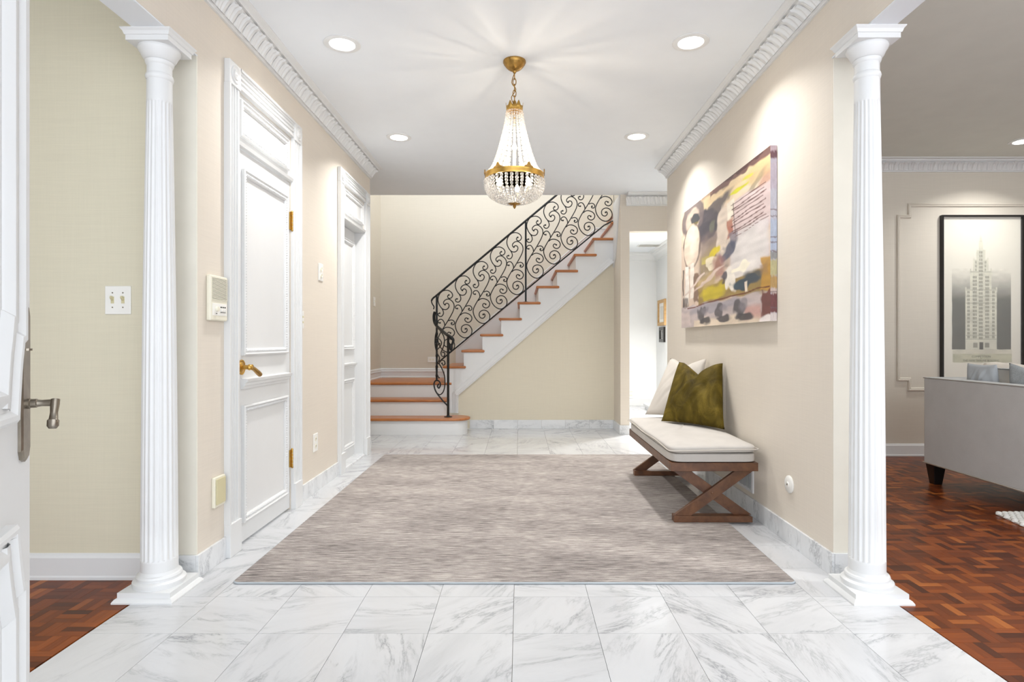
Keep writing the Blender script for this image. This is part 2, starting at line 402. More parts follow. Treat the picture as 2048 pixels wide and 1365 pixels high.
# stairwell
struct(BX(-1.99, XLo, 5.56, YL2, 0, ZC), 'wall_alcove', M['wall_stair'], 'return wall beside the second white door', 'wall')
struct(BX(-1.99, -1.893, YL2, 8.17, 0, 5.2), 'wall_stair_left', M['wall_stair'], 'beige side wall of the stair landing', 'wall')
struct(BX(-1.893, 1.24, 8.07, 8.17, 0, 5.2), 'wall_stair_back', M['wall_stair'], 'beige wall behind the staircase railing', 'wall')
struct(BX(-1.99, 2.0, 6.4, 8.17, 5.2, 5.3), 'ceiling_stairwell', M['ceil'], 'white ceiling high above the staircase', 'ceiling')
def zline(x): return .398+(x+.737)*.855
struct(MB().prism([(-.85, 0), (1.127, 0), (1.127, zline(1.127)+.05), (-.74, .44), (-.85, .44)], 'y', 7.13, 7.20), 'wall_under_stairs', M['wall_under'], 'pale beige triangular wall under the staircase', 'wall')
struct(BX(1.127, 1.227, 6.67, 7.2, 0, ZC), 'wall_pier', M['wall'], 'narrow beige pier between the stairs and the bright doorway', 'wall')
struct(BX(1.228, 1.249, 7.2, 8.07, 0, 5.2).box(1.127, 1.249, 6.7, 7.2, 2.7, 5.2), 'wall_stair_right', M['wall_stair'], 'upper wall at the top of the stairs', 'wall')
struct(BX(1.227, 2.7, 6.67, 6.79, 2.281, ZC), 'wall_passage_header', M['wall'], 'beige wall strip above the bright doorway', 'wall')
struct(BX(2.6, 2.7, YR2, 6.67, 0, ZC), 'wall_passage_end', M['wall'], 'beige wall at the end of the side passage', 'wall')
tb = MB().prism([(7.125, 1.93), (6.98, 2.03), (6.675, 2.689), (7.125, 2.689)], 'x', 1.112, 1.127)
struct(tb, 'trim_5', M['white'], 'white board closing the stair opening beside the pier', 'trim')
# far bright room
struct(BX(1.25, 2.3, 6.79, 9.7, -.06, -.0102), 'floor_far', M['grout'], 'pale tile floor of the bright back room', 'floor')
ff = bpy.data.objects['floor_far']
for i in range(3):
    for j in range(10): BX(1.25+i*.317+.001, 1.25+(i+1)*.317-.001, 6.8+j*.279+.001, 6.8+(j+1)*.279-.001, -.01, 0).build('marble_tile', M['marble'], ff)
struct(BX(1.1, 2.3, 9.59, 9.7, 0, 2.55), 'wall_far_back', M['bright'], 'light grey end wall of the bright back room', 'wall')
struct(BX(2.2, 2.3, 6.79, 9.59, 0, 2.55), 'wall_far_right', M['bright'], 'white wall with two small framed pictures', 'wall')
struct(BX(1.15, 1.25, 8.17, 9.59, 0, 2.55).box(1.227, 1.25, 6.79, 7.2, 0, 2.46), 'wall_far_left', M['bright'], 'white inner wall of the bright back room', 'wall')
struct(BX(1.25, 2.3, 6.79, 9.7, 2.46, 2.55), 'ceiling_far', M['ceil'], 'white ceiling of the bright back room with a vent', 'ceiling')
struct(BX(1.25, 2.2, 9.575, 9.59, 0, .115), 'baseboard_far', M['white'], 'white skirting board in the bright back room', 'baseboard', bevel=.004)

# baseboards
def marble_base(name, label, pts, h=.103, th=.012, step=.3047):
    """pts: list of (x0,y0,x1,y1,nx,ny) runs"""
    root = thing(name, (pts[0][0], pts[0][1], 0), label, 'baseboard', kind='structure')
    for (x0, y0, x1, y1, nx, ny) in pts:
        L = math.hypot(x1-x0, y1-y0); n = max(1, round(L/step)); d = ((x1-x0)/L, (y1-y0)/L)
        for k in range(n):
            a, b = L*k/n+.0006, L*(k+1)/n-.0006
            q = [(x0+d[0]*s_+nx*t_, y0+d[1]*s_+ny*t_) for s_, t_ in ((a, 0), (b, 0), (b, th), (a, th))]
            MB().prism(q, 'z', .0, h).build('marble_slab', M['marble_base'], root, bevel=.001)
    return root
marble_base('baseboard_left', 'veined marble skirting along the wall with the doors', [(XL, YLE-.018, XL, 2.868, 1, 0), (XLo+.01, YLE-.006, XL, YLE-.006, 0, -1), (XL, 3.822, XL, 4.648, 1, 0), (XL, 5.557, XL, YL2, 1, 0)])
marble_base('baseboard_right', 'veined marble skirting under the bench and painting', [(XR, YR2, XR, YRE-.018, -1, 0), (XR, YRE-.006, XRo-.01, YRE-.006, 0, -1)])
marble_base('baseboard_stairs', 'veined marble skirting below the under-stair wall', [(-.60, 7.13, 1.115, 7.13, 0, -1), (1.127, 7.118, 1.127, 6.67, -1, 0), (1.115, 6.67, 1.227, 6.67, 0, -1)])
bp = [(0, 0), (.016, 0), (.016, .012), (.012, .018), (.012, .095), (.006, .105), (.003, .114), (0, .114)]
def white_base(name, label, x0, x1, y):
    struct(MB().prism([(y-d, z) for d, z in bp], 'x', x0, x1), name, M['white'], label, 'baseboard')
white_base('baseboard_left_room', 'white skirting board on the olive beige wall', -4.0, XLo, 2.62)
white_base('baseboard_living', 'white skirting board in the living room', XRo, 6.0, 5.42)

# crown mouldings with acanthus leaves
CP = [(0, -.103), (.012, -.103), (.014, -.094), (.020, -.090), (.020, -.083), (.030, -.066), (.048, -.044), (.070, -.030), (.074, -.024), (.090, -.024), (.092, -.014), (.108, -.010), (.122, -.006), (.122, 0), (0, 0)]
def leaf_fn(u, v):
    s_ = (u-.5)*2; w = v
    wid = .0425*(1-.60*max(0, w-.55)**1.2)
    ww = w*(1-.10*s_*s_*w)+.035*math.cos(s_*12)*max(0, w-.8)*4
    x = s_*wid+.022*(w-.4)
    d = .020+.056*ww**1.3; z = -.088+.062*ww
    fan = math.cos((s_*(1.15-.5*w))*13+abs(s_)*2.0)
    h = .0100*(1-s_*s_)**.5-.002+.0036*fan*(1-s_**6)*(.35+.65*w)+.004*math.exp(-(s_/.09)**2)
    h += .010*math.exp(-((w-.93)/.09)**2)*(1-s_*s_)
    return Vector((x, d+h*.72, z-h*.72))
leaf_mb = MB().grid(leaf_fn, 22, 9)
leaf_me = leaf_mb.mesh('acanthus_leaf', (0, 0, 0), M['white'], 60)
def crown(name, label, p0, p1, nrm, zc=ZC, leaves=True, sc=1.0):
    p0, p1 = Vector(p0), Vector(p1); d = (p1-p0); L = d.length; d.normalize(); n = Vector(nrm)
    vs_, m = [], len(CP)
    for p in (p0, p1):
        for a, z in CP: vs_.append((p.x+n.x*a*sc, p.y+n.y*a*sc, zc+z*sc))
    fs_ = [(k, (k+1) % m, m+(k+1) % m, m+k) for k in range(m)]+[tuple(range(m)), tuple(range(m, 2*m))[::-1]]
    o = struct(MB().add(vs_, fs_), name, M['white'], label, 'crown moulding')
    if leaves:
        k = int(L/.087); rz = math.atan2(n.y, n.x)-math.pi/2
        for i in range(k):
            q = p0+d*((i+.5)*L/k); inst('acanthus_leaf', leaf_me, (q.x, q.y, zc), o, (0, 0, rz), (sc,)*3)
    return o
crown('trim_6', 'white leaf-carved crown moulding above the two doors', (XL, 1.5, 0), (XL, YL2, 0), (1, 0))
crown('trim_7', 'white leaf-carved crown moulding above the painting', (XR, YR2, 0), (XR, 1.5, 0), (-1, 0))
crown('trim_8', 'white leaf-carved crown moulding on the living room wall', (XRo+.5, 5.42, 0), (6.0, 5.42, 0), (0, -1))
crown('trim_9', 'white leaf-carved crown moulding above the bright doorway', (1.19, 6.67, 0), (2.6, 6.67, 0), (0, -1), sc=1.25)
crown('trim_10', 'white crown moulding on the end wall of the bright back room', (1.25, 9.59, 0), (2.2, 9.59, 0), (0, -1), 2.46, False, 1.3)
crown('trim_11', 'white crown moulding above the two small pictures', (2.2, 9.59, 0), (2.2, 6.8, 0), (-1, 0), 2.46, False, 1.3)

# wall panel mouldings (living room)
mp_ = [(0, 0), (.0, .012), (.008, .018), (.016, .012), (.022, .014), (.030, .006), (.030, 0)]
xa, xb, xc, xd = 3.43, 3.53, 5.27, 5.37; za, zb, zc_, zd = .593, .684, 2.196, 2.30
pth = [(xb, za), (xc, za), (xc, zb), (xd, zb), (xd, zc_), (xc, zc_), (xc, zd), (xb, zd), (xb, zc_), (xa, zc_), (xa, zb), (xb, zb)]
struct(MB().frame(pth, mp_, (0, 5.42, 0), (1, 0, 0), (0, 0, 1), (0, -1, 0)), 'trim_12', M['wall_living'], 'taupe panel moulding with notched corners around the tower print', 'moulding')

# ---------------------------------------------------------------- doors in the left wall
def fl_prof(w):                       # fluted casing section: (across, proud)
    p = [(0, 0), (0, .030), (.014, .030), (.016, .022)]
    n = 3; a0 = .024; st = (w-a0-.012)/n
    for k in range(n):
        x = a0+k*st
        p += [(x, .022), (x+.003, .014), (x+st-.011, .014), (x+st-.008, .022)]
    return p+[(w-.004, .022), (w, .018), (w, 0)]
def beads(mb, path, O, U, V, N, step, r):
    O, U, V, N = map(Vector, (O, U, V, N)); P = [Vector((a, b)) for a, b in path]; n = len(P)
    for i in range(n):
        a, b = P[i], P[(i+1) % n]; L = (b-a).length; k = int(L/step)
        for j in range(k):
            q = a+(b-a)*((j+.5)/k); mb.ball(O+U*q.x+V*q.y+N*.0, r, 5, 3)
pmould = [(0, 0), (0, .016), (.008, .020), (.014, .012), (.018, .010), (.030, .013), (.036, .006), (.036, 0)]
def rect(a, b, c, d): return [(a, c), (b, c), (b, d), (a, d)]
def make_door(name, label, y0, y1, recess, cs):
    root = thing(name, (XL, (y0+y1)/2, 0), label, 'door', kind='structure')
    sx = XL-recess
    slab = BX(sx-.04, sx, y0+.004, y1-.004, .012, 2.032).build('slab', M['white'], root)
    for (a, b, c, d) in ((y0+.075, y1-.06, .973, 1.936), (y0+.075, y1-.06, .111, .715)):
        pm = MB().frame(rect(a, b, c, d), pmould, (sx, 0, 0), (0, 1, 0), (0, 0, 1), (1, 0, 0)).build('panel_moulding', M['white'], slab)
        bd = MB(); beads(bd, rect(a+.024, b-.024, c+.024, d-.024), (sx+.012, 0, 0), (0, 1, 0), (0, 0, 1), (1, 0, 0), .0145, .0065)
        tag(bd.build('bead_row', M['white'], slab, 60), kind='stuff')
    sh = MB().prism([(sx, .800), (sx+.010, .800), (sx+.012, .812), (sx+.022, .818), (sx+.022, .830), (sx+.034, .838), (sx+.036, .852), (sx, .856)], 'y', y0+.07, y1-.055)
    sh.build('rail_ledge', M['white'], slab)
    # transom panel
    tx = XL-.006
    tr = BX(tx-.03 if recess < .03 else XLo, tx, y0, y1, 2.046, DTOP).build('transom_panel', M['white'], root)
    MB().frame(rect(y0+.045, y1-.045, 2.093, 2.283), pmould, (tx, 0, 0), (0, 1, 0), (0, 0, 1), (1, 0, 0)).build('panel_moulding', M['white'], tr)
    bd = MB(); beads(bd, rect(y0+.069, y1-.069, 2.117, 2.259), (tx+.012, 0, 0), (0, 1, 0), (0, 0, 1), (1, 0, 0), .0145, .0065)
    tag(bd.build('bead_row', M['white'], tr, 60), kind='stuff')
    MB().prism([(tx, 2.036), (tx+.020, 2.040), (tx+.026, 2.056), (tx+.012, 2.066), (tx, 2.07)], 'y', y0, y1).build('transom_bar', M['white'], tr)
    # casing
    w = cs
    for side in (0, 1):
        pr = [((y0-w+a) if not side else (y1+w-a), XL+h) for a, h in fl_prof(w)]
        MB().prism([(x, y) for y, x in pr], 'z', .16, 2.300).build('casing_upright', M['white'], root)
        ya = (y0-w, y0) if not side else (y1, y1+w)
        BX(XL, XL+.032, ya[0]-.001, ya[1]+.001, 0, .16).build('plinth_block', M['white'], root, bevel=.002)
        cb = BX(XL, XL+.029, ya[0], ya[1], 2.300, 2.415).build('corner_block', M['white'], root, bevel=.003)
        MB().lathe([(.044, .029), (.042, .035), (.034, .031), (.028, .031), (.024, .037), (.012, .034), (.001, .040)], (XL, (ya[0]+ya[1])/2, 2.357), 'x', 20).build('rosette', M['white'], cb, 40)
    pr = [(XL+h, 2.415-a*.93) for a, h in fl_prof(.115)]
    MB().prism([(x, z) for x, z in pr], 'y', y0, y1).build('casing_head', M['white'], root) if False else MB().add(
        [(XL+h, yy, 2.415-a*.87) for yy in (y0, y1) for a, h in fl_prof(.115)],
        [(k, k+1, k+1+len(fl_prof(.115)), k+len(fl_prof(.115))) for k in range(len(fl_prof(.115))-1)]).build('casing_head', M['white'], root, recalc=False)
    return root, slab, sx
d1, slab1, sx1 = make_door('door_1', 'white panelled hall door with brass lever and hinges, between intercom and outlet', D1[0], D1[1], .006, .117)
def door_lever(root, x, y, z):
    h = MB().lathe([(.038, 0), (.038, .003), (.034, .006), (.030, .004), (.022, .009), (.012, .012), (.011, .040), (.008, .042)], (x, y, z), 'x', 28).build('door_handle', M['brass'], root, 50)
    rb = MB()
    for k in range(28): rb.ball((x+.005, y+.036*math.cos(k*math.pi/14), z+.036*math.sin(k*math.pi/14)), .0035, 6, 4)
    rb.build('beaded_rim', M['brass'], h, 60)
    MB().lathe([(.010, .036), (.015, .040), (.016, .046), (.012, .054), (.016, .058), (.012, .062)], (x, y, z), 'x', 16).build('knuckle', M['brass'], h, 50)
    pts = cat_rom([(x+.052, y, z), (x+.054, y+.030, z-.010), (x+.054, y+.065, z-.026), (x+.053, y+.092, z-.038), (x+.052, y+.104, z-.043)], 5)
    MB().tube(pts, [.009+.004*min(1, i/12) for i in range(len(pts))], 10).build('lever', M['brass_old'], h, 50)
door_lever(d1, sx1, 3.055, .913)
def hinge(root, y, z0, z1):
    h = BX(XL-.004, XL+.004, y-.020, y+.002, z0, z1).build('hinge', M['brass'], root)
    k = MB(); n = 5
    for i in range(n):
        a = z0+(z1-z0)*i/n; k.lathe([(.0075, a+.001), (.0075, a+(z1-z0)/n-.001)], (XL+.008, y, 0), 'z', 12)
    k.lathe([(.009, z1), (.009, z1+.004), (.004, z1+.010)], (XL+.008, y, 0), 'z', 12); k.lathe([(.004, z0-.010), (.009, z0-.004), (.009, z0)], (XL+.008, y, 0), 'z', 12)
    k.build('hinge_knuckle', M['brass'], h, 40)
hinge(d1, 3.708, 1.74, 1.85); hinge(d1, 3.708, .265, .37)
d2, slab2, sx2 = make_door('door_2', 'white panelled door in a deep jamb beside the staircase', D2[0], D2[1], .082, .117)
MB().box(XLo, XL, D2[0]-.002, D2[0]+.012, 0, 2.04).box(XLo, XL, D2[1]-.012, D2[1]+.002, 0, 2.04).box(XLo, XL, D2[0], D2[1], 2.034, 2.05).build('jamb', M['white'], d2)
MB().prism([(XLo+.01, 0), (XL+.012, 0), (XL+.010, .012), (XL, .018), (XLo+.01, .018)], 'y', D2[0]+.012, D2[1]-.012).build('threshold', M['marble_base'], d2)

# front door standing open (left edge of the view)
E = Vector((-.947, 1.15, 0)); A_ = math.radians(25); dd = Vector((-math.sin(A_), math.cos(A_), 0)); nn = Vector((math.cos(A_), math.sin(A_), 0)); up = Vector((0, 0, 1))
DW = .92
d3 = thing('door_3', E-dd*DW/2, 'white front door standing open with ogee panel mouldings and long pewter lock plate', 'door', kind='structure')
def dp(s_, z, h=0): return E-dd*s_+nn*h+up*z
c_ = dp(DW/2, 1.06, -.0225)
sl3 = MB().obox(c_, dd*(DW/2), nn*.0225, up*1.05).build('slab', M['white'], d3, bevel=.002)
bol = [(0, 0), (0, .016), (.006, .021), (.014, .020), (.022, .011), (.030, .010), (.040, .017), (.052, .016), (.062, .004), (.064, 0)]
def sweep_arc(s0, z0, s1, z1, bow):
    return [(s0+(s1-s0)*math.sin(t_*math.pi/2)**bow, z0+(z1-z0)*t_) for t_ in [k/7 for k in range(8)]]
up_l = [(.085, 2.0), (.085, 1.045), (.101, 1.043)]+[(.103+.026*(k/6)**.7, 1.035-.13*(k/6)) for k in range(7)]
up_path = up_l+[(DW-s_, z) for s_, z in up_l[::-1]]
MB().frame(up_path, bol, dp(0, 0), -dd, up, nn).build('panel_moulding', M['white'], sl3, 40)
lo_l = [(.130-.026*(k/6)**1.4, .728-.105*(k/6)) for k in range(7)]+[(.101, .615), (.085, .613), (.085, .16)]
lo_path = lo_l+[(DW-s_, z) for s_, z in lo_l[::-1]]
MB().frame(lo_path, bol, dp(0, 0), -dd, up, nn).build('panel_moulding', M['white'], sl3, 40)
pl = [(.026, .845), (.033, .829), (.048, .823), (.063, .829), (.070, .845), (.070, 1.098), (.063, 1.114), (.048, 1.120), (.033, 1.114), (.026, 1.098)]
vsn = [dp(s_, z, h) for h in (0, .005) for s_, z in pl]+[dp(.048+(s_-.048)*.86, .9715+(z-.9715)*.97, .008) for s_, z in pl]
n_ = len(pl)
plate = MB().add(vsn, [tuple(range(n_))]+[(k, (k+1) % n_, n_+(k+1) % n_, n_+k) for k in range(n_)]+[(n_+k, n_+(k+1) % n_, 2*n_+(k+1) % n_, 2*n_+k) for k in range(n_)]+[tuple(range(2*n_, 3*n_))]).build('lock_plate', M['nickel'], d3)
q0 = dp(.045, .931)
pts = [q0+nn*h for h in (.006, .012, .013, .022, .023, .030, .042, .050, .054)]
MB().tube(pts, [.010, .010, .0085, .0085, .007, .006, .0065, .0085, .0075], 14).build('spindle', M['nickel'], plate, 40)
pts = [q0+nn*.050-dd*a+up*b for a, b in ((0, .006), (.004, -.004), (.009, -.018), (.013, -.030), (.015, -.032), (.017, -.042), (.018, -.047))]
pts = [-1*Vector()+p for p in pts]
MB().tube(pts, [.0075, .0075, .0062, .0075, .0095, .0095, .006], 12).build('lever', M['nickel'], plate, 40)
MB().lathe([(.008, 0), (.008, .004)], dp(.048, 1.03, .008), 'z', 12).build('keyhole_cover', M['nickel'], plate)

# ---------------------------------------------------------------- columns
def column(cx, cy, top, label):
    t = thing('column', (cx, cy, 0), label, 'column')
    def sq(h0, z0, h1, z1): return [(h0, z0), (h1, z1)]
    def stack(levels):
        m = MB(); vs_ = []; fs_ = []
        for h, z in levels: vs_ += [(cx-h, cy-h, z), (cx+h, cy-h, z), (cx+h, cy+h, z), (cx-h, cy+h, z)]
        n = len(levels)
        for k in range(n-1): fs_ += [(4*k+i, 4*k+(i+1) % 4, 4*k+4+(i+1) % 4, 4*k+4+i) for i in range(4)]
        fs_ += [(0, 1, 2, 3), (4*n-4, 4*n-3, 4*n-2, 4*n-1)]
        return m.add(vs_, fs_)
    stack([(.121, 0), (.121, .006), (.114, .016), (.106, .020), (.106, .040)]).build('plinth', M['white'], t, 30)
    MB().lathe([(.096, .040), (.096, .046), (.099, .052), (.098, .060), (.090, .066), (.084, .067), (.083, .072), (.085, .078), (.082, .086), (.074, .088), (.070, .100)], (cx, cy, 0), 'z', 48).build('base_moulding', M['white'], t, 35)
    zb, zt = .148, 2.035
    def rad(z): 
        f = (z-.1)/(2.24-.1); return .890*(.078*(1-f)+.0515*f+.004*math.sin(math.pi*min(1, f*1.1)))
    nf = 20; n = nf*6
    def flute(a, h):
        if zb <= h <= zt:
            p = (a*nf/(2*math.pi)) % 1; c = math.sin(math.pi*p)
            return 1-.075*max(0, c-.25)/.75
        return 1.0
    zs = [.100, .14, .147, .149]+[.149+(zt-.151)*k/14 for k in range(1, 14)]+[zt-.001, zt+.001, zt+.012, 2.13]
    MB().lathe([(rad(z), z) for z in zs], (cx, cy, 0), 'z', n, flute).build('fluted_shaft', M['white'], t, 60)
    MB().lathe([(.0465, 2.13), (.050, 2.134), (.0525, 2.144), (.050, 2.154), (.0465, 2.158), (.0465, top-.118), (.050, top-.114), (.053, top-.106), (.053, top-.100)], (cx, cy, 0), 'z', 48).build('necking', M['white'], t, 40)
    MB().lathe([(.049, top-.100), (.056, top-.097), (.061, top-.088), (.063, top-.086), (.070, top-.070), (.077, top-.060), (.079, top-.052), (.077, top-.046)], (cx, cy, 0), 'z', 48).build('capital', M['white'], t, 40)
    stack([(.086, top-.046), (.086, top-.026), (.090, top-.024), (.094, top-.012), (.101, top-.004), (.101, top)]).build('abacus', M['white'], t, 20)
column(-1.504, 2.483, 2.309, 'white fluted column standing near the open front door and light switch')
column(1.441, 2.471, 2.312, 'white fluted column standing at the living room opening, near the grey sofa')
# ---------------------------------------------------------------- staircase
st = thing('staircase', (0, 7.1, 0), 'white staircase with oak treads rising behind the hall', 'staircase')
YN, YB, RUN, RISE = 7.09, 8.07, .2234, .1915
def bull(y0, y1, z1, th=.030):        # rounded nosing section in (y,z)
    r = th/2; zc = z1-r
    return [(y1, z1-th), (y1, z1)]+[(y0+r-r*math.sin(a), zc+r*math.cos(a)) for a in [math.pi*k/6 for k in range(7)]]
# step 1 with a round end
def round_plan(x0, x1, yf, yb, n=10):
    r = (yb-yf)/2; c = (x1-r, (yf+yb)/2)
    return [(x0, yb), (x0, yf)]+[(c[0]+r*math.sin(a), c[1]-r*math.cos(a)) for a in [math.pi*k/n for k in range(n+1)]]
MB().prism(round_plan(-1.893, -.597, 6.626, 6.90), 'z', 0, .157).build('riser', M['white'], st, 35)
MB().prism(round_plan(-1.893, -.565, 6.596, 6.93), 'z', .157, .187).build('tread', M['tread'], st, 35, bevel=.011, seg=3)
BX(-1.893, -.852, 6.87, 7.14, .187, .343).build('riser', M['white'], st)
MB().prism(bull(6.838, 7.15, .373), 'x', -1.893, -.845).build('tread', M['tread'], st, 50)
BX(-1.893, -.852, 7.14, 7.16, .373, .5215).build('riser', M['white'], st)
MB().prism(bull(7.108, YB, .5515), 'x', -1.893, -.8186).build('landing', M['tread'], st, 50)
Z3 = .5515
def tx(i): return -.9247+RUN*(i-4)
def tz(i): return .750+RISE*(i-4)
for i in range(4, 15):
    z0 = tz(i-1) if i > 4 else Z3
    a, b = tx(i), tx(i+1)+.055
    xr = min(b, 1.124)
    if a > 1.10:
        BX(1.198, 1.225, 7.22, YB, z0, tz(i)-.03).build('riser', M['white'], st)
        BX(1.172, 1.225, 7.22, YB, tz(i)-.03, tz(i)).build('tread', M['tread'], st, bevel=.012)
        continue
    BX(a+.028, a+.046, YN+.03, YB, z0, tz(i)-.03).build('riser', M['white'], st)
    BX(a, xr, YN, YB, tz(i)-.03, tz(i)).build('tread', M['tread'], st, bevel=.0135, seg=3)
# stringer: sawtooth face board
sp = [(-.85, .187), (-.737, .187), (-.737, .398), (1.124, zline(1.124)), (1.124, tz(13)-.03)]
for i in range(13, 3, -1):
    if i == 13: sp += [(tx(13)+.03, tz(13)-.03)]
    else: sp += [(tx(i+1)+.03, tz(i)-.03), (tx(i)+.03, tz(i)-.03)]
sp += [(tx(4)+.03, Z3-.03), (-.85, Z3-.03)]
MB().prism(sp, 'y', YN+.028, YN+.04).build('stringer', M['white'], st)
sm = [(0, 0), (0, .020), (.010, .024), (.020, .016), (.030, .016), (.042, .011), (.060, .009), (.074, .004), (.076, 0)]
MB().frame([(-.737, .187), (-.737, .398), (1.122, zline(1.122))], sm, (0, YN+.028, 0), (1, 0, 0), (0, 0, 1), (0, -1, 0), closed=False).build('stringer_moulding', M['white'], st)
# skirting up the back wall
sk = MB()
def skz(x): return 1.498+(x+.2545)*.85
x0s, x1s = -.87, 1.02
sk.prism([(x0s, Z3), (x0s, skz(x0s)), (x1s, skz(x1s)), (1.226, skz(x1s)), (1.226, skz(x1s)-.30), (x1s, skz(x1s)-.42)], 'y', YB-.012, YB)
sk.build('wall_skirt', M['white'], st)
MB().frame([(1.226, skz(x1s)), (x1s, skz(x1s)), (x0s, skz(x0s))], [(0, 0), (0, .028), (.012, .030), (.022, .018), (.040, .016), (.046, .012)], (0, YB, 0), (1, 0, 0), (0, 0, 1), (0, -1, 0), closed=False).build('skirt_cap', M['white'], st)
lb = [(0, 0), (.022, 0), (.022, .014), (.014, .020), (.014, .075), (.020, .082), (.020, .090), (.012, .100), (.016, .108), (.012, .122), (0, .128)]
MB().add([(x, YB-d, Z3+z) for x in (-1.893, x0s+.02) for d, z in lb], [(k, (k+1) % len(lb), len(lb)+(k+1) % len(lb), len(lb)+k) for k in range(len(lb))]).build('landing_skirting', M['white'], st)
MB().add([(-1.893+d, y, Z3+z) for y in (7.11, YB) for d, z in lb], [(k, (k+1) % len(lb), len(lb)+(k+1) % len(lb), len(lb)+k) for k in range(len(lb))]).build('landing_skirting', M['white'], st)

# ---------------------------------------------------------------- wrought iron railing
YR = 7.15; SC = YR/FPX
rl = thing('stair_railing', (0, YR, .187), 'black wrought iron stair railing with scrolls and newel post', 'railing')
def R(px, py, y=YR): return W(px, py, y)
top_a, top_b = R(873, 591.5), R(1120, 384.5)
MB().tube([top_a+(top_a-top_b)*.004, top_a, top_b, top_b+(top_b-top_a)*.45], .0125, 10).build('handrail', M['iron'], rl, 40)
bot_a, bot_b = R(878.2, 723.9), R(1208, 451)
MB().tube([bot_a, bot_b, R(1227, 441.5)], .0080, 8).build('bottom_rail', M['iron'], rl, 40)
MB().tube(cat_rom([R(873, 591.5), R(866, 597), R(863, 603), R(865, 609), R(868, 614), R(867, 619)], 5), [.011]*10+[.007]*16, 8).build('rail_scroll_end', M['iron'], rl, 40)
def post(px, y0p, y1p, y, w=.011):
    a, b = R(px, y0p, y), R(px, y1p, y); BX(a.x-w, a.x+w, y-w, y+w, b.z, a.z).build('post', M['iron'], rl, bevel=.002)
post(1051.5, 444, 603, YR); post(873.5, 592, 763, YR); post(1229.5, 372, 408, YR, .013)
MB().lathe([(.03, 0), (.03, .004), (.014, .008)], (R(1051.5, 603).x, YR, tz(8)), 'z', 16).build('post_flange', M['iron'], rl, 40)
# scroll unit traced relative to the big spiral centre (units of the detail view, y down)
els = [
 [(705,860),(716,852),(727,868),(722,890),(700,906),(668,896),(655,862),(668,825),(712,806),(758,822),(786,872),(774,932),(715,971),(652,952),(604,898),(581,830),(588,780),(622,712),(662,648),(702,584),(738,522),(768,462),(782,404),(768,352),(722,313),(680,318),(652,345),(652,370),(668,381)],
 [(668,381),(684,364),(708,370),(718,398),(700,432),(664,442),(628,426),(598,384),(581,330),(590,272),(628,218),(692,201),(742,224),(762,262),(748,294),(722,303),(703,290),(702,270),(716,260)],
 [(628,428),(644,458),(648,492),(630,522),(604,527),(584,512),(584,492),(602,487)],
 [(664,640),(658,604),(634,568),(604,564),(582,584),(588,606),(606,607)],
 [(712,582),(738,571),(768,576),(786,602),(776,627),(752,628),(744,614),(752,608)],
 [(642,690),(672,667),(714,663),(762,684),(786,724),(772,764),(738,779),(706,762),(699,738),(716,722),(736,733)],
]
emesh = []
for k, e in enumerate(els):
    m = MB(); pts = cat_rom([((p[0]-705)/6.206*SC, 0, -(p[1]-860)/6.206*SC) for p in e], 4)
    m.tube(pts, .0060, 7)
    ends = [e[-1]] if k > 1 else [e[0], e[-1]]
    for p in ends: m.ball(((p[0]-705)/6.206*SC, 0, -(p[1]-860)/6.206*SC), .0105, 8, 5)
    emesh.append(m.mesh('scroll', (0, 0, 0), M['iron'], 50))
nm_ = ['main_scroll', 'upper_scroll', 'curl', 'curl', 'curl', 'lower_scroll']
for (px, py) in ((896, 687), (930.7, 658.3), (966.4, 629.5), (1000.8, 600.5), (1033.7, 571.7), (1073.5, 538.8), (1107.5, 510.5), (1142, 482), (1176.5, 453.5), (1211, 425)):
    for k, me in enumerate(emesh): inst(nm_[k], me, R(px, py), rl)
# lower flight: newel, swept handrail and scrolls between landing and newel
YNW = 6.74
def lowY(px): return YR+(YNW-YR)*min(1.1, max(-.1, (px-872)/(896-872)))
nw = W(896.3, 834, YNW)
MB().lathe([(.014, .187), (.014, 1.105)], (nw.x, YNW, 0), 'z', 4).build('newel_post', M['iron'], rl)
MB().lathe([(.046, .187), (.046, .192), (.020, .197), (.016, .205)], (nw.x, YNW, 0), 'z', 20).build('post_flange', M['iron'], rl, 40)
hp = [(870, 624), (868, 632), (869, 644), (874, 653), (882, 660), (890, 667), (897, 672), (903, 676), (906.5, 681), (904.5, 689), (901, 697)]
hp3 = cat_rom([W(a, b, lowY(a) if k < 8 else 6.70) for k, (a, b) in enumerate(hp)], 4)
MB().tube(hp3, [.018]*(len(hp3)-12)+[.018-.0008*k for k in range(12)], 10).build('swept_handrail', M['iron'], rl, 40)
MB().ball(W(902, 695, 6.70), .022, 10, 6, 1.9).build('leaf_finial', M['iron'], rl, 40)
lows = [
 [(895, 812), (884, 800), (872, 784), (868, 770), (871, 762), (877, 762), (881, 769), (878, 777), (875, 773), (877, 769)],
 [(873, 786), (880, 790), (887, 783), (890, 768), (889, 752), (884, 738), (878, 728)],
 [(878, 728), (882, 722), (888, 722), (890, 728), (886, 731), (884, 727)],
 [(880, 662), (887, 672), (889, 684), (886, 696), (882, 706), (884, 713), (889, 712), (889, 706), (886, 705)],
 [(874, 700), (880, 694), (883, 686), (879, 679), (873, 678), (871, 684), (875, 690), (879, 688)],
 [(876, 655), (871, 670), (870, 690), (874, 706), (879, 716), (876, 726), (872, 735), (874, 748), (878, 756)],
]
for e in lows:
    p3 = cat_rom([W(a, b, 6.79 if max(q[1] for q in e) > 765 else lowY(a)) for a, b in e], 4)
    MB().tube(p3, .0085 if e is lows[0] else .0065, 7).ball(p3[-1], .010, 8, 5).build('curl', M['iron'], rl, 50)
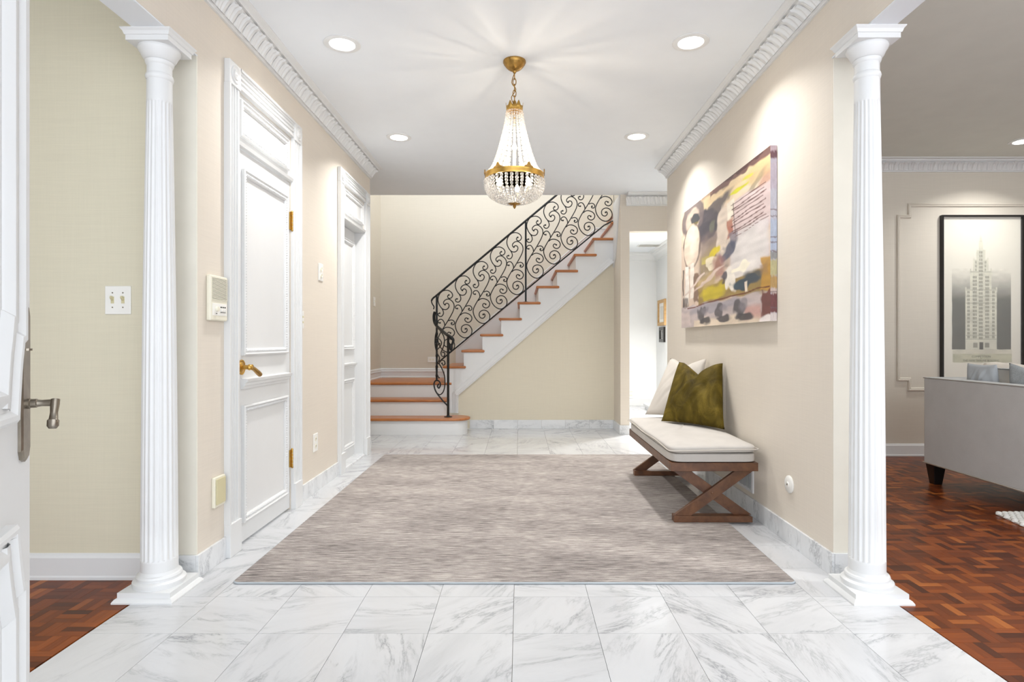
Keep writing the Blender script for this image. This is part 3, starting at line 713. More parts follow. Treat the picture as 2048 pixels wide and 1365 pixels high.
for py in (648, 668, 690, 712, 734, 752):
    MB().ball(W(873.5, py, YR-.02), .016, 8, 6, 1.7).build('leaf_ornament', M['iron'], rl, 50)

# ---------------------------------------------------------------- recessed lights
def lamp_light(name, loc, power, col, parent, kind='POINT', size=.04, rot=None, spot=None):
    d = bpy.data.lights.new(name, kind); d.energy = power; d.color = col
    if kind == 'AREA': d.shape = 'DISK'; d.size = size; d.spread = math.radians(130)
    elif kind == 'SPOT': d.spot_size = spot; d.spot_blend = .8; d.shadow_soft_size = size
    else: d.shadow_soft_size = size
    o = bpy.data.objects.new(name, d); COL.objects.link(o); o.parent = parent; o.location = Vector(loc)-wl(parent)
    if rot: o.rotation_euler = rot
    return o
def can(x, y, zc, label, power, group=None):
    t = thing('recessed_light', (x, y, zc), label, 'ceiling light', group)
    MB().lathe([(.099, zc), (.099, zc-.004), (.092, zc-.007), (.070, zc-.006), (.066, zc-.0005)], (x, y, 0), 'z', 40).build('trim_ring', M['white'], t, 40)
    MB().lathe([(.068, zc-.0008), (.066, zc-.003), (.001, zc-.0035)], (x, y, 0), 'z', 32).build('lens', M['lens'], t, 40)
    lamp_light('lamp', (x, y, zc-.02), power, CAN_COL, t, 'AREA', .12)
can(-.981, 3.285, ZC, 'lit recessed ceiling light above the door with the brass lever', CAN_W)
can(.937, 3.265, ZC, 'lit recessed ceiling light above the bench', CAN_W)
can(-.975, 4.79, ZC, 'lit recessed ceiling light above the door beside the stairs', CAN_W*1.5)
can(.935, 4.77, ZC, 'lit recessed ceiling light near the bright doorway', CAN_W*1.5)
can(4.13, 4.885, ZC, 'lit recessed ceiling light in the living room above the tower print', CAN_W*1.0)
can(2.42, 2.25, ZC, 'added out-of-view fill light in the living room between the column and the sofa', 11)  # unseen can added to brighten the sofa and parquet
can(2.6, .4, ZC, 'added out-of-view fill light in the living room nearest the entrance wall', 6)  # second unseen can, added as living room fill
# upstairs light and back-room light (added out of view to brighten both spaces)
def added_flush(x, y, zc, label, power, r=.16):
    t = thing('added_ceiling_light', (x, y, zc), label, 'ceiling light')
    MB().lathe([(r, zc), (r, zc-.02), (r*.92, zc-.025)], (x, y, 0), 'z', 32).build('base_plate', M['white'], t, 40)
    MB().lathe([(r*.92, zc-.025), (r*.85, zc-.06), (r*.5, zc-.085), (.001, zc-.092)], (x, y, 0), 'z', 32).build('diffuser', M['lens'], t, 60)
    lamp_light('lamp', (x, y, zc-.12), power, (1, .98, .95), t, 'AREA', r*1.7)
added_flush(-.2, 7.55, 5.2, 'added round fill light high over the staircase', 12)  # added fill for the stairwell walls
added_flush(2.02, 7.45, 2.46, 'added round fill light of the bright back room', 55, .13)  # added fill that makes the back room bright

# ---------------------------------------------------------------- chandelier
CX, CY = -.0322, 3.49
def czp(py): return CAMZ-(py-VY)*CY/FPX
ch = thing('chandelier', (CX, CY, 1.83), 'brass and crystal bead basket chandelier hanging on a chain', 'chandelier')
cn = MB().lathe([(.066, ZC), (.067, ZC-.008), (.060, ZC-.020), (.045, ZC-.040), (.028, ZC-.052), (.012, ZC-.060), (.008, ZC-.070)], (CX, CY, 0), 'z', 48, lambda a, h: 1+.03*math.cos(a*20) if h < ZC-.012 else 1).build('canopy', M['brass_old'], ch, 40)
z = ZC-.066; i = 0
while z > 2.462:
    pts = []
    for k in range(16):
        a = 2*math.pi*k/16; u_ = .009*math.cos(a); w_ = .021*math.sin(a)
        pts.append((CX+(u_ if i % 2 else 0), CY+(0 if i % 2 else u_), z-.021+w_))
    MB().tube(pts, .0027, 6, True).build('chain_link', M['brass_old'], ch, 60); z -= .034; i += 1
MB().tube(cat_rom([(CX, CY, ZC-.07), (CX-.016, CY-.01, ZC-.13), (CX+.008, CY-.01, ZC-.17), (CX-.018, CY-.01, ZC-.215), (CX-.008, CY, ZC-.245)], 5), .0025, 6).build('cord', M['brass_old'], ch, 60)
# top crown
cr = MB(); n = 48
for k in range(n):
    a0, a1 = 2*math.pi*k/n, 2*math.pi*(k+1)/n
    h0, h1 = [2.405+.016+.026*max(0, math.cos(a*6))**1.5 for a in (a0, a1)]
    for r in (.047, .045):
        pass
    cr.add([(CX+.047*math.cos(a0), CY+.047*math.sin(a0), 2.394), (CX+.047*math.cos(a1), CY+.047*math.sin(a1), 2.394), (CX+.051*math.cos(a1), CY+.051*math.sin(a1), h1), (CX+.051*math.cos(a0), CY+.051*math.sin(a0), h0)], [(0, 1, 2, 3)])
cro = cr.build('crown_band', M['brass'], ch, 40, recalc=False)
sm_ = cro.modifiers.new('solid', 'SOLIDIFY'); sm_.thickness = .002
MB().lathe([(.046, 2.398), (.030, 2.408), (.014, 2.430), (.010, 2.452), (.004, 2.462)], (CX, CY, 0), 'z', 24).build('crown_cap', M['brass_old'], ch, 40)
MB().lathe([(.006, 2.02), (.006, 2.40)], (CX, CY, 0), 'z', 10).build('stem', M['brass'], ch, 40)
# ring
rg = MB().lathe([(.165, 1.996), (.172, 1.996), (.174, 2.004), (.172, 2.018), (.174, 2.026), (.166, 2.026), (.165, 1.996)], (CX, CY, 0), 'z', 64).build('ring_band', M['brass'], ch, 30)
for k in range(6):
    a = math.radians(-62+60*k); c0 = Vector((CX+.174*math.cos(a), CY+.174*math.sin(a), 2.024)); tg_ = Vector((-math.sin(a), math.cos(a), 0)); rn = Vector((math.cos(a), math.sin(a), 0))
    pr = [(-.030, 0), (-.024, .008), (-.012, .012), (-.006, .026), (0, .032), (.006, .026), (.012, .012), (.024, .008), (.030, 0)]
    MB().add([c0+tg_*p+up*q+rn*e for e in (-.003, .003) for p, q in pr], [tuple(range(9)), tuple(range(9, 18))[::-1]]+[(j, (j+1) % 9, 9+(j+1) % 9, 9+j) for j in range(9)]).build('palmette', M['brass_old'], rg)
for k in range(3):
    a = math.radians(90+120*k)
    MB().tube([(CX, CY, 2.03), (CX+.168*math.cos(a), CY+.168*math.sin(a), 2.01)], .004, 8).build('spoke', M['brass'], rg)
def strand(prof, n, size0, size1, nm, count, off=0):
    P = cat_rom([(r, 0, z) for r, z in prof], 12); L = [0]
    for k in range(1, len(P)): L.append(L[-1]+(P[k]-P[k-1]).length)
    m = MB()
    for b in range(n):
        s_ = L[-1]*(b+.5)/n; k = max(j for j in range(len(L)) if L[j] <= s_); q = P[k]
        rr = size0+(size1-size0)*b/(n-1)
        m.lathe([(1e-6, -rr), (rr*.75, -rr*.6), (rr, 0), (rr*.75, rr*.6), (1e-6, rr)], (q.x, q.y, q.z), 'z', 7)
    me = m.mesh(nm, (0, 0, 0), M['crystal'])
    for c in range(count): inst(nm, me, (CX, CY, 0), ch, (0, 0, 2*math.pi*(c+off)/count))
strand([(.046, 2.394), (.056, 2.32), (.070, 2.255), (.088, 2.185), (.110, 2.115), (.136, 2.055), (.166, 2.022)], 26, .0066, .0105, 'crystal_strand', 20)
strand([(.170, 1.990), (.171, 1.962), (.166, 1.935), (.152, 1.908), (.128, 1.886), (.094, 1.869), (.060, 1.860), (.030, 1.856)], 13, .0108, .0064, 'basket_strand', 36, .5)
MB().lathe([(.030, 1.858), (.034, 1.853), (.022, 1.848), (.008, 1.845), (.010, 1.836), (.005, 1.828), (.001, 1.823)], (CX, CY, 0), 'z', 24, lambda a, h: 1+.15*math.cos(8*a) if h > 1.846 else 1).build('bottom_finial', M['brass_old'], ch, 40)
for (bx_, by_, bz_) in ((.0, -.03, 2.165), (-.085, -.050, 1.955), (.080, -.065, 1.955), (.015, .095, 1.955)):
    MB().lathe([(.010, bz_-.05), (.010, bz_-.012)], (CX+bx_, CY+by_, 0), 'z', 12).build('candle_socket', M['ivory'], ch, 40)
    MB().lathe([(.006, bz_-.012), (.014, bz_+.004), (.013, bz_+.016), (.005, bz_+.034), (.001, bz_+.040)], (CX+bx_, CY+by_, 0), 'z', 14).build('bulb', M['bulb'], ch, 60)
    lamp_light('lamp', (CX+bx_, CY+by_, bz_+.056), BULB_W if bz_ > 2.1 else BULB_W*1.5, BULB_COL, ch, 'POINT', .010)
# ---------------------------------------------------------------- rug
def rounded(x0, x1, y0, y1, r, n=5):
    out = []
    for cx, cy, a0 in ((x0+r, y0+r, 180), (x1-r, y0+r, 270), (x1-r, y1-r, 0), (x0+r, y1-r, 90)):
        out += [(cx+r*math.cos(math.radians(a0+90*k/n)), cy+r*math.sin(math.radians(a0+90*k/n))) for k in range(n+1)]
    return out
RX0, RX1, RY0, RY1 = -1.238, 1.190, 2.562, 5.445
rg_ = thing('area_rug', ((RX0+RX1)/2, (RY0+RY1)/2, 0), 'taupe grey streaked woven area rug on the marble floor', 'rug')
MB().prism(rounded(RX0, RX1, RY0, RY1, .025), 'z', .0005, .0095).build('rug_pile', M['rug'], rg_)
bind = MB().tube([(x, y, .0050) for x, y in rounded(RX0, RX1, RY0, RY1, .025)], .0046, 6, True)
bind.build('edge_binding', M['binding'], rg_, 60)

# ---------------------------------------------------------------- bench
bn = thing('bench', (1.10, 4.02, .010), 'walnut bench with crossed legs and cream upholstered seat against the wall', 'bench')
BX0, BX1, BY0, BY1 = .857, 1.352, 3.375, 4.665
MB().box(BX0, BX1, BY0, BY0+.03, .308, .356).box(BX0, BX1, BY1-.03, BY1, .308, .356).box(BX0, BX0+.03, BY0+.03, BY1-.03, .308, .356).box(BX1-.03, BX1, BY0+.03, BY1-.03, .308, .356).build('seat_frame', M['walnut'], bn, bevel=.002)
def soft(x0, x1, y0, y1, z0, z1, name, mat, parent, wob=0.0, crown_=.0, ex=5):
    n = 28; m = MB()
    def f(s_):  # superellipse side section
        return 1
    rows = 9; vs_ = []; ring = []
    N = 96
    for j in range(rows):
        t_ = -1+2*j/(rows-1)
        k = (1-abs(t_)**ex)**(1/ex) if abs(t_) < 1 else 0
        hx, hy = (x1-x0)/2, (y1-y0)/2; inset = (z1-z0)*.5*(1-k)*.9
        for i in range(N):
            a = 2*math.pi*i/N; c, s2 = math.cos(a), math.sin(a)
            e_ = .16
            px_ = (hx-inset)*math.copysign(abs(c)**e_, c); py_ = (hy-inset)*math.copysign(abs(s2)**e_, s2)
            zz = (z0+z1)/2+t_*(z1-z0)/2+wob*math.sin(py_*9+px_*7)*.5
            vs_.append(((x0+x1)/2+px_, (y0+y1)/2+py_, zz))
    fs_ = [(j*N+i, j*N+(i+1) % N, (j+1)*N+(i+1) % N, (j+1)*N+i) for j in range(rows-1) for i in range(N)]
    m.add(vs_, fs_)
    # caps as shrinking rings with a crown
    for top, base in ((1, (rows-1)*N), (-1, 0)):
        prev = list(range(base, base+N))
        for q in range(1, 9):
            f_ = 1-q/8.0
            cur = []
            for i in range(N):
                v = m.v[base+i]; cx, cy = (x0+x1)/2, (y0+y1)/2
                h = (1-f_**4)*crown_*(1 if top > 0 else .0)
                cur.append(len(m.v)); m.v.append((cx+(v[0]-cx)*f_, cy+(v[1]-cy)*f_, v[2]+top*h))
            for i in range(N): m.f.append((prev[i], prev[(i+1) % N], cur[(i+1) % N], cur[i]))
            prev = cur
    return m.build(name, mat, parent, 60)
soft(BX0-.004, BX1+.004, BY0-.004, BY1+.004, .356, .412, 'upholstered_seat', M['linen'], bn, 0, .002)
pd = soft(BX0-.012, BX1+.004, BY0-.012, BY1+.012, .412, .452, 'seat_pad', M['linen'], bn, .005, .022, 2.6)
pip = [(x, y, .430+.0025*math.sin(y*9+x*7)) for x, y in rounded(BX0-.014, BX1+.005, BY0-.014, BY1+.014, .03, 6)]
pp_ = []
for k in range(len(pip)):
    a, b = Vector(pip[k]), Vector(pip[(k+1) % len(pip)]); n = max(1, int((b-a).length/.05))
    for q in range(n):
        p = a+(b-a)*q/n; pp_.append((p.x, p.y, .430+.004*math.sin(p.y*9+p.x*7)))
MB().tube(pp_, .0035, 6, True).build('piping', M['linen2'], pd, 60)
for ye, sg in ((BY0+.055, 1), (BY1-.055, -1)):
    xa_, xb_ = .882, 1.330
    MB().prism([(xa_, .010), (xb_, .010), (xb_, .040), (xb_-.012, .046), (xa_+.030, .046), (xa_+.004, .050), (xa_, .046)], 'y', ye-.030, ye+.030).build('foot_rail', M['walnut'], bn, bevel=.002)
    w = .030
    for k, (p, q) in enumerate((((xa_+.038, .308), (xb_-.046, .046)), ((xb_-.040, .308), (xa_+.046, .046)))):
        dx, dz = q[0]-p[0], q[1]-p[1]; hx = w*math.hypot(dx, dz)/abs(dz)
        yo = ye-.012*(1 if k else -1)*sg
        MB().prism([(p[0]-hx, p[1]), (p[0]+hx, p[1]), (q[0]+hx, q[1]), (q[0]-hx, q[1])], 'y', yo-.0118, yo+.0118).build('crossed_leg', M['walnut'], bn, bevel=.0015)
    MB().lathe([(.009, 0), (.008, -.003), (.001, -.005)], (1.102, ye-.024 if sg > 0 else ye-.024, .178), 'y', 14).build('bolt', M['walnut'], bn, 40)

# ---------------------------------------------------------------- cushions
def cushion(name, mat, BL, BR, TR, TL, th, chop, label, group=None, seed=0, pipe=None):
    BL, BR, TR, TL = map(Vector, (BL, BR, TR, TL)); n = 30
    nr = (BR-BL).cross(TL-BL).normalized()
    rs = random.Random(seed); ph = [rs.uniform(0, 6) for _ in range(8)]
    def fn(sg):
        def g(u, v):
            s_, t_ = u*2-1, v*2-1
            u2 = .5+.5*s_*(1-.055*(1-t_*t_)); v2 = .5+.5*t_*(1-.045*(1-s_*s_))
            cut = chop*max(0, 1-abs(s_-.04)/.80)**1.25*max(0, t_*.5+.5)**2.6
            v2 -= cut
            p = BL*(1-u2)*(1-v2)+BR*u2*(1-v2)+TR*u2*v2+TL*(1-u2)*v2
            e_ = ((1-s_**2)*(1-t_**2))
            h = th*(e_**.42)
            if 0 < v < 1 and 0 < u < 1:
                h *= 1-.45*math.exp(-((s_-.04)/.16)**2)*max(0, t_*.6+.35)**1.5*(1 if chop else 0)
                h += .006*math.sin(s_*7+t_*4+ph[0])*e_+.004*math.sin(s_*13-t_*9+ph[1])*e_+.006*math.sin((s_+t_)*10+ph[2])*e_*max(0, s_)+.003*math.sin((s_*1.4-t_)*17+ph[3])*e_
            return p+nr*h*sg
        return g
    m = MB(); m.grid(fn(1), n, n); m.grid(lambda u, v: fn(-1)(u, v), n, n)
    o = m.build(name, mat, None, 70)
    bm = bmesh.new(); bm.from_mesh(o.data); bmesh.ops.remove_doubles(bm, verts=bm.verts, dist=.0004); bmesh.ops.recalc_face_normals(bm, faces=bm.faces); bm.to_mesh(o.data); bm.free()
    o.data.shade_smooth()
    return tag(o, label, 'cushion', group)
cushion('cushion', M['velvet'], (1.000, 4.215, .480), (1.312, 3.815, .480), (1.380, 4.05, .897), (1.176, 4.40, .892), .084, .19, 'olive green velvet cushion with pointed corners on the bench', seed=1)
cushion('cushion', M['linen2'], (.968, 4.60, .480), (1.275, 4.27, .480), (1.378, 4.40, .915), (1.194, 4.72, .910), .060, .12, 'oatmeal linen cushion on the bench behind the green velvet one', seed=2)

# ---------------------------------------------------------------- vertex-painted pictures
def snoise(h, w, ny, nx, seed):
    r = np.random.RandomState(seed); g = r.rand(ny+2, nx+2)
    y = np.linspace(0, ny, h); x = np.linspace(0, nx, w); yi = y.astype(int); xi = x.astype(int); fy = (y-yi)[:, None]; fx = (x-xi)[None, :]
    fy = fy*fy*(3-2*fy); fx = fx*fx*(3-2*fx)
    return g[yi][:, xi]*(1-fy)*(1-fx)+g[yi+1][:, xi]*fy*(1-fx)+g[yi][:, xi+1]*(1-fy)*fx+g[yi+1][:, xi+1]*fy*fx
def L3(r, g, b): return np.array(lin(r, g, b)[:3])
class Paint:
    def __init__(s, w, h, base, seed=3):
        s.w, s.h = w, h; s.A = np.zeros((h, w, 3))+L3(*base); s.seed = seed
        s.v, s.u = np.mgrid[0:h, 0:w]; s.u = (s.u+.5)/w; s.v = (s.v+.5)/h
    def wob(s, amp, f):
        s.seed += 2
        return s.u+(snoise(s.h, s.w, f, f*2, s.seed)-.5)*amp, s.v+(snoise(s.h, s.w, f*2, f, s.seed+1)-.5)*amp
    def put(s, m, c, a=1.0):
        s.seed += 1
        t = .86+.28*snoise(s.h, s.w, 40, 14, s.seed)
        m = np.clip(m*a, 0, 1)[..., None]; s.A = s.A*(1-m)+(L3(*c)*np.clip(t, 0, 1.3)[..., None])*m
    def ell(s, cu, cv, ru, rv, c, a=1.0, soft=.15, amp=.04, f=14, rot=0):
        u, v = s.wob(amp, f); du, dv = u-cu, v-cv
        du, dv = du*math.cos(rot)+dv*math.sin(rot), -du*math.sin(rot)+dv*math.cos(rot)
        d = np.sqrt((du/ru)**2+(dv/rv)**2); s.put(np.clip((1-d)/soft+.5, 0, 1), c, a)
    def rec(s, u0, u1, v0, v1, c, a=1.0, soft=.012, amp=.03, f=16):
        u, v = s.wob(amp, f)
        m = np.clip(np.minimum(np.minimum(u-u0, u1-u), np.minimum(v-v0, v1-v))/soft+.5, 0, 1); s.put(m, c, a)
    def line(s, p, q, w, c, a=1.0, amp=.01, f=10):
        u, v = s.wob(amp, f); p, q = np.array(p), np.array(q); d = q-p; L = d@d
        t = np.clip(((u-p[0])*d[0]+(v-p[1])*d[1])/L, 0, 1); ds = np.hypot((u-p[0]-t*d[0]), (v-p[1]-t*d[1]))
        s.put(np.clip((w-ds)/(w*.5)+.5, 0, 1), c, a)
def painted(name, P, O, U, V, mat, parent):
    """grid of P.w x P.h vertices, u along U (full width), v downward along V"""
    O, U, V = map(Vector, (O, U, V)); w, h = P.w, P.h
    uu, vv = np.meshgrid(np.linspace(0, 1, w), np.linspace(0, 1, h))
    Pt = np.array(O)+uu[..., None]*np.array(U)+vv[..., None]*np.array(V); c = Pt.reshape(-1, 3).mean(0)
    idx = np.arange(w*h).reshape(h, w)
    F = np.stack([idx[:-1, :-1], idx[1:, :-1], idx[1:, 1:], idx[:-1, 1:]], -1).reshape(-1, 4)
    me = bpy.data.meshes.new(name); me.from_pydata((Pt.reshape(-1, 3)-c).tolist(), [], F.tolist())
    at = me.color_attributes.new('paint', 'FLOAT_COLOR', 'POINT')
    at.data.foreach_set('color', np.concatenate([P.A.reshape(-1, 3), np.ones((w*h, 1))], 1).astype(np.float32).ravel())
    me.materials.append(mat); o = bpy.data.objects.new(name, me); COL.objects.link(o); o.parent = parent
    o.location = Vector(c)-wl(parent); WL[o.name] = Vector(c); return o
M['paint'] = vcol('oil_paint', .5); M['print'] = vcol('paper_print', .7)
# abstract canvas on the right wall: u runs from the far end (0) to the near end (1), v from the top
P = Paint(330, 210, (208,186,168))
P.rec(-.1, 1.1, -.1, .30, (222,202,178)); P.rec(.28, 1.1, .05, .22, (226,204,176), .9, .05); P.rec(.0, .34, -.05, .14, (214,196,170), .8, .05)
P.ell(.62, .06, .5, .07, (222,196,150), .7, .6)
P.rec(.42, 1.1, -.1, .045, (104,70,68), .95, .012, .03, 24); P.rec(.55, .95, -.05, .02, (70,44,46), .8, .01, .04, 30); P.rec(.30, .46, -.02, .03, (150,118,100), .7, .02)
P.ell(.93, .10, .12, .05, (214,182,132), .8, .5); P.ell(.97, .22, .06, .10, (172,120,104), .7, .6)
P.ell(.73, .125, .09, .016, (206,202,40), 1, .4, .03); P.ell(.82, .085, .05, .014, (204,198,70), .9, .5, .03); P.ell(.87, .17, .10, .022, (140,128,104), .7, .6, rot=-.5)
P.rec(.62, 1.02, .19, .44, (210,190,188), .95, .02); P.rec(.66, .99, .40, .68, (206,196,196), .95, .03); P.ell(.82, .55, .16, .14, (214,208,204), .9, .5)
P.ell(.36, .24, .16, .13, (62,60,72), .97, .2, .08); P.ell(.50, .14, .17, .05, (84,78,84), .9, .4, .06, rot=-.35); P.ell(.40, .35, .12, .06, (110,98,100), .8, .5)
P.ell(.45, .25, .035, .04, (122,124,104), .6, .5); P.rec(.27, .62, .36, .60, (142,126,116), .85, .05, .08); P.rec(.3, .55, .44, .62, (150,132,96), .7, .06, .08)
P.ell(.58, .36, .075, .20, (216,200,184), .98, .15, .05); P.rec(.62, .69, .17, .34, (232,222,204), 1, .01, .03); P.rec(.625, .685, .30, .40, (168,92,66), .85, .015, .04)
P.ell(.68, .44, .05, .05, (120,112,122), .8, .4, .06); P.ell(.635, .50, .10, .05, (74,80,102), .9, .35, .06, rot=-.5)
P.ell(.48, .455, .065, .05, (214,192,40), .95, .35, .06); P.ell(.40, .50, .08, .035, (206,190,90), .7, .5, .05); P.ell(.43, .53, .06, .03, (224,212,186), .9, .4, .08)
P.ell(.53, .57, .07, .07, (168,116,108), .7, .5, .06)
P.ell(.18, .10, .17, .14, (112,100,100), .95, .15, .03); P.ell(.175, .12, .105, .095, (196,176,160), .95, .2, .03); P.ell(.215, .12, .055, .045, (52,58,66), .95, .3, .05); P.ell(.2, .165, .06, .02, (122,108,56), .8, .5)
P.ell(.165, .33, .135, .185, (112,98,92), .95, .08, .02); P.ell(.165, .325, .118, .170, (222,202,182), 1, .12, .02); P.ell(.2, .30, .05, .12, (230,214,198), .8, .6)
P.rec(-.02, .27, .50, .60, (206,186,166), .8, .03); P.rec(.02, .045, .50, .90, (70,60,60), .85, .008, .02, 20); P.rec(.06, .12, .48, .80, (234,226,216), .95, .008, .02); P.rec(.145, .20, .48, .76, (230,220,208), .95, .008, .02); P.rec(.03, .11, .76, .88, (86,78,78), .8, .02, .05)
P.rec(.20, .27, .56, .80, (110,82,66), .85, .015, .03, 30); P.rec(.27, 1.02, .68, .83, (146,122,66), .95, .02, .04); P.ell(.46, .75, .16, .055, (196,176,44), .9, .45, .05); P.ell(.36, .66, .14, .05, (176,152,104), .8, .5)
P.ell(.40, .64, .2, .02, (214,192,180), .8, .4, .04, rot=-.3)
P.ell(.74, .645, .17, .06, (226,218,212), .95, .4, .06); P.ell(.66, .70, .05, .09, (236,228,216), .97, .25, .06); P.ell(.76, .64, .09, .022, (244,236,214), .9, .4, .06)
P.ell(.58, .66, .035, .04, (70,66,78), .9, .3); P.ell(.80, .735, .13, .042, (52,72,86), .97, .25, .05); P.ell(.88, .715, .08, .03, (66,74,82), .8, .5)
P.rec(.93, 1.02, .62, .82, (184,140,62), .95, .015); P.rec(.93, .98, .66, .72, (150,118,80), .7, .02); P.rec(.80, .825, .74, .80, (232,216,196), .95, .006)
P.rec(-.02, 1.02, .825, 1.02, (186,172,170), .97, .01, .03); P.ell(.45, .86, .35, .035, (156,150,158), .8, .5, .04)
P.line((.10, .835), (1, .80), .004, (110,58,44), .9, .02); P.line((.0, .74), (.35, .60), .010, (216,196,184), .9, .03)
P.rec(.2, .97, .94, 1.02, (224,206,184), .95, .02); P.rec(.93, 1.03, .82, 1.02, (106,56,52), .95, .012, .03, 30); P.rec(.78, .93, .90, .97, (196,150,140), .8, .03)
for cu in (.33, .55, .76):
    P.ell(cu-.02, .90, .055, .06, (92,88,92), .95, .25, .05); P.ell(cu+.03, .955, .07, .028, (78,74,78), .95, .3, .03); P.ell(cu+.02, .88, .05, .03, (132,126,132), .7, .5)
P.rec(-.02, .14, .86, .98, (206,188,182), .7, .03); P.ell(.97, .985, .05, .02, (236,226,222), .95, .4)
for k in range(9):
    v0 = .195+.024*k
    P.line((.66+.01*(k % 3), v0+.012+.006*math.sin(k*2)), (.965-.02*(k % 2), v0-.006+.004*math.cos(k)), .0033, (96,62,58), .95, .012, 12)
P.line((.70, .425), (1.0, .395), .002, (110,74,70), .9, .008); P.line((.685, .19), (.695, .40), .004, (96,66,60), .8, .02)
cv = thing('abstract_painting', (1.38, 4.12, 1.157), 'large abstract canvas in cream, plum, ochre and charcoal on the wall above the bench', 'painting')
cx0, cx1, cy0, cy1, cz0, cz1 = 1.360, 1.396, 3.232, 5.01, 1.157, 2.112
BX(cx0+.0006, cx1, cy0+.0006, cy1, cz0, cz1).build('canvas_body', M['cream'], cv)
painted('painted_face', P, (cx0, cy1, cz1), (0, cy0-cy1, 0), (0, 0, cz0-cz1), M['paint'], cv)
Q = Paint(10, 210, (196,190,204))
for v0, v1, c in ((-.1, .06, (190,170,180)), (.035, .075, (110,74,84)), (.10, .25, (194,184,198)), (.25, .42, (196,196,208)), (.42, .60, (186,196,216)), (.60, .65, (150,150,150)), (.65, .74, (196,188,140)), (.74, .81, (188,152,90)), (.81, .845, (210,190,180)), (.845, .95, (116,62,60)), (.95, 1.1, (228,216,212))): Q.rec(-.2, 1.2, v0, v1, c, .95, .01, .02)
for v0 in (.365, .40, .52, .55, .60, .83, .92): Q.line((-.1, v0), (1.1, v0+.004), .003, (120,96,104), .8)
painted('painted_side', Q, (cx0, cy0, cz1), (cx1-cx0, 0, 0), (0, 0, cz0-cz1), M['paint'], cv)
# framed tower print (generic stepped tower)
fx0, fx1, fz0, fz1, fy = 3.822, 4.565, .66, 2.190, 5.385
fr = thing('framed_print', ((fx0+fx1)/2, 5.40, fz0), 'tall black framed print of a grey tower on the living room wall', 'picture')
fw = .015
MB().frame(rect(fx0, fx1, fz0, fz1), [(0, 0), (0, .034), (fw, .034), (fw, .010)], (0, 5.418, 0), (1, 0, 0), (0, 0, 1), (0, -1, 0)).build('frame', M['black'], fr)
T = Paint(200, 400, (226,222,208), 50)
def tu(x): return (x-48)/(656-48)
zt_, zb_ = fz1-fw, fz0+fw
def tv(y): return ((y-55)*.001129)/(zt_-zb_)
T.rec(tu(125), tu(580), tv(500), tv(1120), (92,92,82), 1, .003, .004); 
m = np.clip((T.v-tv(480))/(tv(720)-tv(480)), 0, 1); inside = ((T.u > tu(125)) & (T.u < tu(580)) & (T.v < tv(740)) & (T.v > tv(470)))
T.A = np.where(inside[..., None], (L3(224,220,206)*(1-m[..., None])+L3(96,96,86)*m[..., None])*(.9+.2*snoise(400, 200, 60, 20, 9)[..., None]), T.A)
T.rec(tu(130), tu(586), tv(1122), tv(1225), (188,186,160), 1, .003, .003); T.rec(tu(130), tu(586), tv(1122), tv(1155), (206,202,184), 1, .003, .003)
stone, shade = (206,204,186), (128,126,112)
for a, b, c, d in ((228, 470, 635, 1120), (264, 430, 490, 640), (290, 404, 400, 495), (312, 382, 320, 405), (330, 364, 262, 325)): T.rec(tu(a), tu(b), tv(c), tv(d), stone, 1, .003, .002)
for k in range(12): T.rec(tu(347-2-(k*1.1)), tu(347+2+k*1.1), tv(205+k*5), tv(212+k*5), stone, 1, .003, .001)
for a in (232, 468, 268, 427, 293, 401): T.rec(tu(a-5), tu(a+5), tv(620 if a in (232, 468) else (470 if a in (268, 427) else 385)), tv(660 if a in (232, 468) else 520), stone, 1, .003, .001)
for bay, y0, y1 in (((242, 262), 650, 1030), ((284, 316), 530, 1030), ((331, 363), 330, 1030), ((380, 412), 530, 1030), ((434, 454), 650, 1030), ((302, 316), 410, 480), ((376, 390), 410, 480)):
    for y in np.arange(y0, y1, 30):
        if bay == (331, 363) and y < 420: bw = [(336, 344), (350, 358)]
        else: n = 3 if bay[1]-bay[0] > 25 else 2; stp = (bay[1]-bay[0])/n; bw = [(bay[0]+stp*k+1.5, bay[0]+stp*(k+1)-1.5) for k in range(n)]
        for a, b in bw: T.rec(tu(a), tu(b), tv(y), tv(y+20), shade, .95, .004, .001)
for y in (495, 640, 690, 745, 1005, 1035): T.rec(tu(232 if y > 630 else 266), tu(468 if y > 630 else 428), tv(y), tv(y+5), (150,148,132), .8, .003, .001)
for a, b in ((288, 322), (378, 412)): T.rec(tu(a), tu(b), tv(1066), tv(1105), (140,138,124), .95, .003, .002)
T.rec(tu(336), tu(366), tv(1062), tv(1120), (84,82,74), 1, .003, .002)
pr_ = painted('print', T, (fx0+fw, 5.407, zt_), (fx1-fx0-2*fw, 0, 0), (0, 0, zb_-zt_), M['print'], fr)
def text_mesh(body, size, x, y, z, mat, parent, name, align='CENTER'):
    cu = bpy.data.curves.new(name, 'FONT'); cu.body = body; cu.size = size; cu.align_x = align
    to = bpy.data.objects.new('tmp', cu); COL.objects.link(to); dg = bpy.context.evaluated_depsgraph_get()
    me = bpy.data.meshes.new_from_object(to.evaluated_get(dg)); bpy.data.objects.remove(to); bpy.data.curves.remove(cu)
    me.materials.clear(); me.materials.append(mat); me.name = name
    o = bpy.data.objects.new(name, me); COL.objects.link(o); o.parent = parent; o.location = Vector((x, y, z))-wl(parent); o.rotation_euler = (math.pi/2, 0, 0); return o
M['ink'] = plain('printed_ink', lin(62,60,52), .8)
def zz(y): return zt_-(y-55)*.001129
xm = fx0+fw+tu(350)*(fx1-fx0-2*fw)
text_mesh('COMPETITION', .026, xm, 5.4065, zz(1186), M['ink'], fr, 'caption')
text_mesh('FOR', .010, xm, 5.4065, zz(1197), M['ink'], fr, 'caption')
